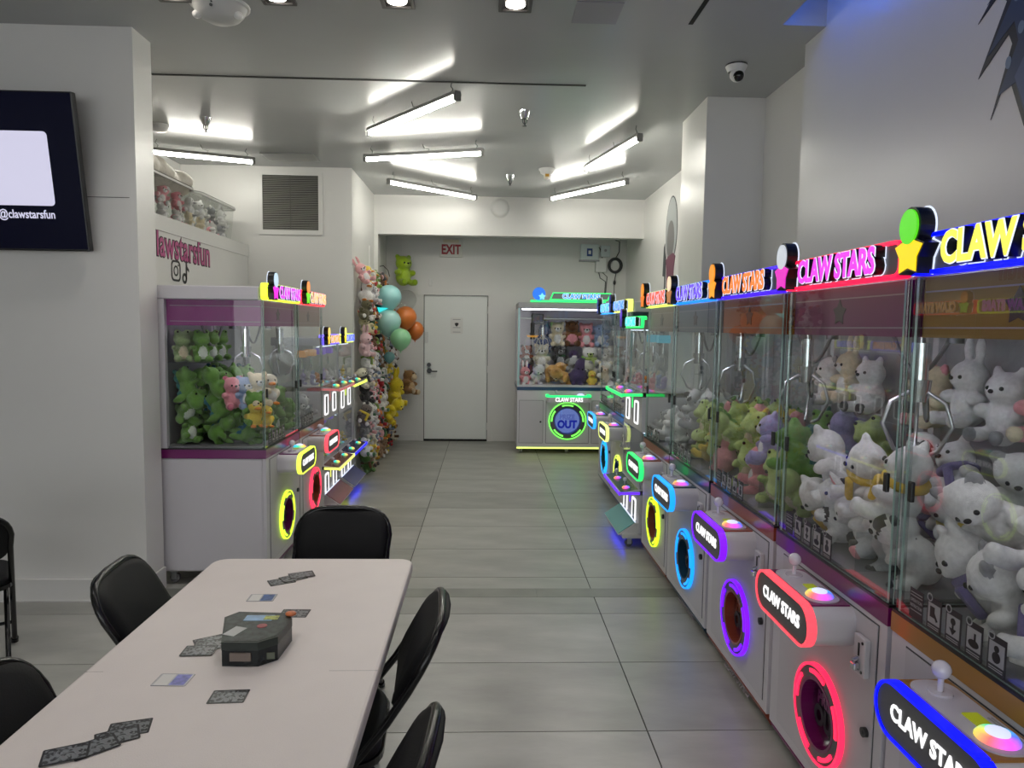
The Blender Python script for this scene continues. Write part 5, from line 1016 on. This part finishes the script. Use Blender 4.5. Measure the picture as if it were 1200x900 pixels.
# ================================================================== CARDS AND TIN
CARDW = mat('card edge black', (22, 22, 24), 0.35)
def cardback():
    if 'cardback' in MATS: return MATS['cardback']
    m = mat('cardback', (118, 120, 122), 0.3); nt = m.node_tree; b = nt.nodes['Principled BSDF']
    tc = nt.nodes.new('ShaderNodeTexCoord'); n = nt.nodes.new('ShaderNodeTexNoise'); n.inputs['Scale'].default_value = 48; n.inputs['Detail'].default_value = 4; n.inputs['Distortion'].default_value = 1.5
    r = nt.nodes.new('ShaderNodeValToRGB'); r.color_ramp.elements[0].position = 0.42; r.color_ramp.elements[0].color = (*lin((22, 22, 24)), 1); r.color_ramp.elements[1].position = 0.49; r.color_ramp.elements[1].color = (*lin((122, 126, 128)), 1)
    e = r.color_ramp.elements.new(0.64); e.color = (*lin((112, 114, 116)), 1); e = r.color_ramp.elements.new(0.67); e.color = (*lin((150, 24, 84)), 1)
    nt.links.new(tc.outputs['Object'], n.inputs['Vector']); nt.links.new(n.outputs['Fac'], r.inputs[0]); nt.links.new(r.outputs[0], b.inputs['Base Color']); return m
CB = cardback(); cardn = [0]
def card(x, y, rz, label, grp, up=0, front=None):
    z = 0.7404+0.0010*up
    t = tag(part('trading_card', 'crd', lambda: MB().prism(rrect(-0.0315, 0.0315, -0.044, 0.044, 0.003, 2), 'xy', 0, 0.0006), CARDW, None, (x, y, z), (0, 0, rz)), label, 'card', grp)
    if front is None: part('printed_back', 'crb', lambda: MB().box(-0.0268, 0.0268, -0.0393, 0.0393, 0.0006, 0.0008), CB, t)
    else:
        part('border', 'crf', lambda: MB().box(-0.0305, 0.0305, -0.043, 0.043, 0.0006, 0.0007), mat('card silver', (190, 190, 192), 0.25), t)
        part('picture', 'crp', lambda: MB().box(-0.027, 0.027, 0.0, 0.038, 0.0007, 0.0009), front, t)
        part('text_box', 'crt', lambda: MB().box(-0.027, 0.027, -0.038, -0.004, 0.0007, 0.0009), mat('card text paper', (206, 204, 200), 0.4), t)
    return t
PB = mat('card picture blue', (52, 84, 138), 0.3, 0, 0.6, 60); PV = mat('card picture violet', (110, 112, 180), 0.3, 0, 0.5, 70)
HP = PI/2
# single cards
card(-0.741, 2.326, -HP+0.03, 'face-up card with blue picture nearest the far end', 'cards on the table', 0, PB)
card(-0.793, 1.774, -HP-0.03, 'face-up card with violet picture left of the tin', 'cards on the table', 0, PV)
card(-0.623, 1.690, HP+0.06, 'single face-down card in front of the tin', 'cards on the table')
card(-0.598, 2.196, HP-0.02, 'face-down card behind the tin', 'cards on the table')
for k, (x, y, a) in enumerate(((-0.720, 2.478, HP+0.50), (-0.688, 2.512, HP+0.62), (-0.665, 2.540, HP+0.42))): card(x, y, a, '%s card from left in the small fan at the far end' % ORD[k], 'cards on the table', k)
for k, (x, y, a) in enumerate(((-0.785, 2.000, HP+0.55), (-0.775, 1.972, HP+0.30), (-0.792, 1.935, HP+0.05))): card(x, y, a, '%s card from the far side in the fan left of the tin' % ORD[k], 'cards on the table', k)
for k, (x, y, a) in enumerate(((-0.795, 1.555, HP+0.28), (-0.805, 1.522, HP+0.50), (-0.832, 1.482, HP+0.72), (-0.878, 1.455, HP+0.40))): card(x, y, a, '%s card from the far end in the long fan nearest the viewer' % ORD[k], 'cards on the table', k)
# tin
TO = [(-0.697, 1.845), (-0.600, 1.843), (-0.558, 1.880), (-0.552, 2.000), (-0.580, 2.040), (-0.720, 2.050), (-0.748, 2.010)]
cxT = sum(p_[0] for p_ in TO)/7; cyT = sum(p_[1] for p_ in TO)/7; TL = [(a-cxT, b-cyT) for a, b in TO]
tin = thing('card_tin', 'dark six-sided tin box of cards on the white table', 'tin box', (cxT, cyT, 0.7405))
tinm = mat('dark tin', (38, 42, 44), 0.25, 0.5, 0.5, 14)
def shr(k): return [(a*k, b*k) for a, b in TL]
MB().prism(shr(0.99), 'xy', 0, 0.058).build('base', tinm, tin)
MB().prism(shr(1.0), 'xy', 0.044, 0.066).build('lid', mat('tin lid green', (34, 42, 38), 0.4, 0.2, 0.3, 10), tin)
MB().prism(shr(0.93), 'xy', 0.066, 0.0668).build('lid_print', mat('lid print', (40, 50, 47), 0.4, 0.0, 0.95, 60), tin)
MB().box(-0.05, 0.03, 0.03, 0.068, 0.0668, 0.0676).build('picture_card', mat('lid card blue', (130, 166, 200), 0.3, 0, 0.2, 30), tin)
MB().box(0.005, 0.045, 0.036, 0.064, 0.0676, 0.0680).build('picture_patch', mat('lid card yellow', (160, 170, 70), 0.3, 0, 0.6, 90), tin)
MB().box(-0.018, 0.018, -0.028, 0.028, 0.0668, 0.0676).build('label_patch', mat('lid label', (180, 182, 180), 0.4), tin, (-0.048, -0.04, 0), (0, 0, -0.35))
MB().prism(circ(0.015, -0.005, 0.014, 16), 'xy', 0.0668, 0.0678).build('red_patch', mat('lid red', (160, 70, 80), 0.3, 0, 0.3, 60), tin)
MB().ell((0.075, 0.068, 0.072), (0.016, 0.014, 0.007), 14, 8).build('round_seal', mat('seal orange', (200, 110, 60), 0.35, 0, 0.4, 60), tin)
MB().box(-0.028, 0.028, -0.112, -0.105, 0.016, 0.038).build('front_emblem', mat('tin emblem', (112, 100, 92), 0.4), tin, (-0.01, -0.001, 0))
MB().box(0.0, 0.03, -0.1, -0.099, 0.012, 0.03).build('side_emblem', mat('tin emblem dim', (90, 96, 80), 0.4), tin, (0.035, 0.006, 0), (0, 0, 0.1))
# straighten every thing's stored orientation
bpy.context.view_layer.update()
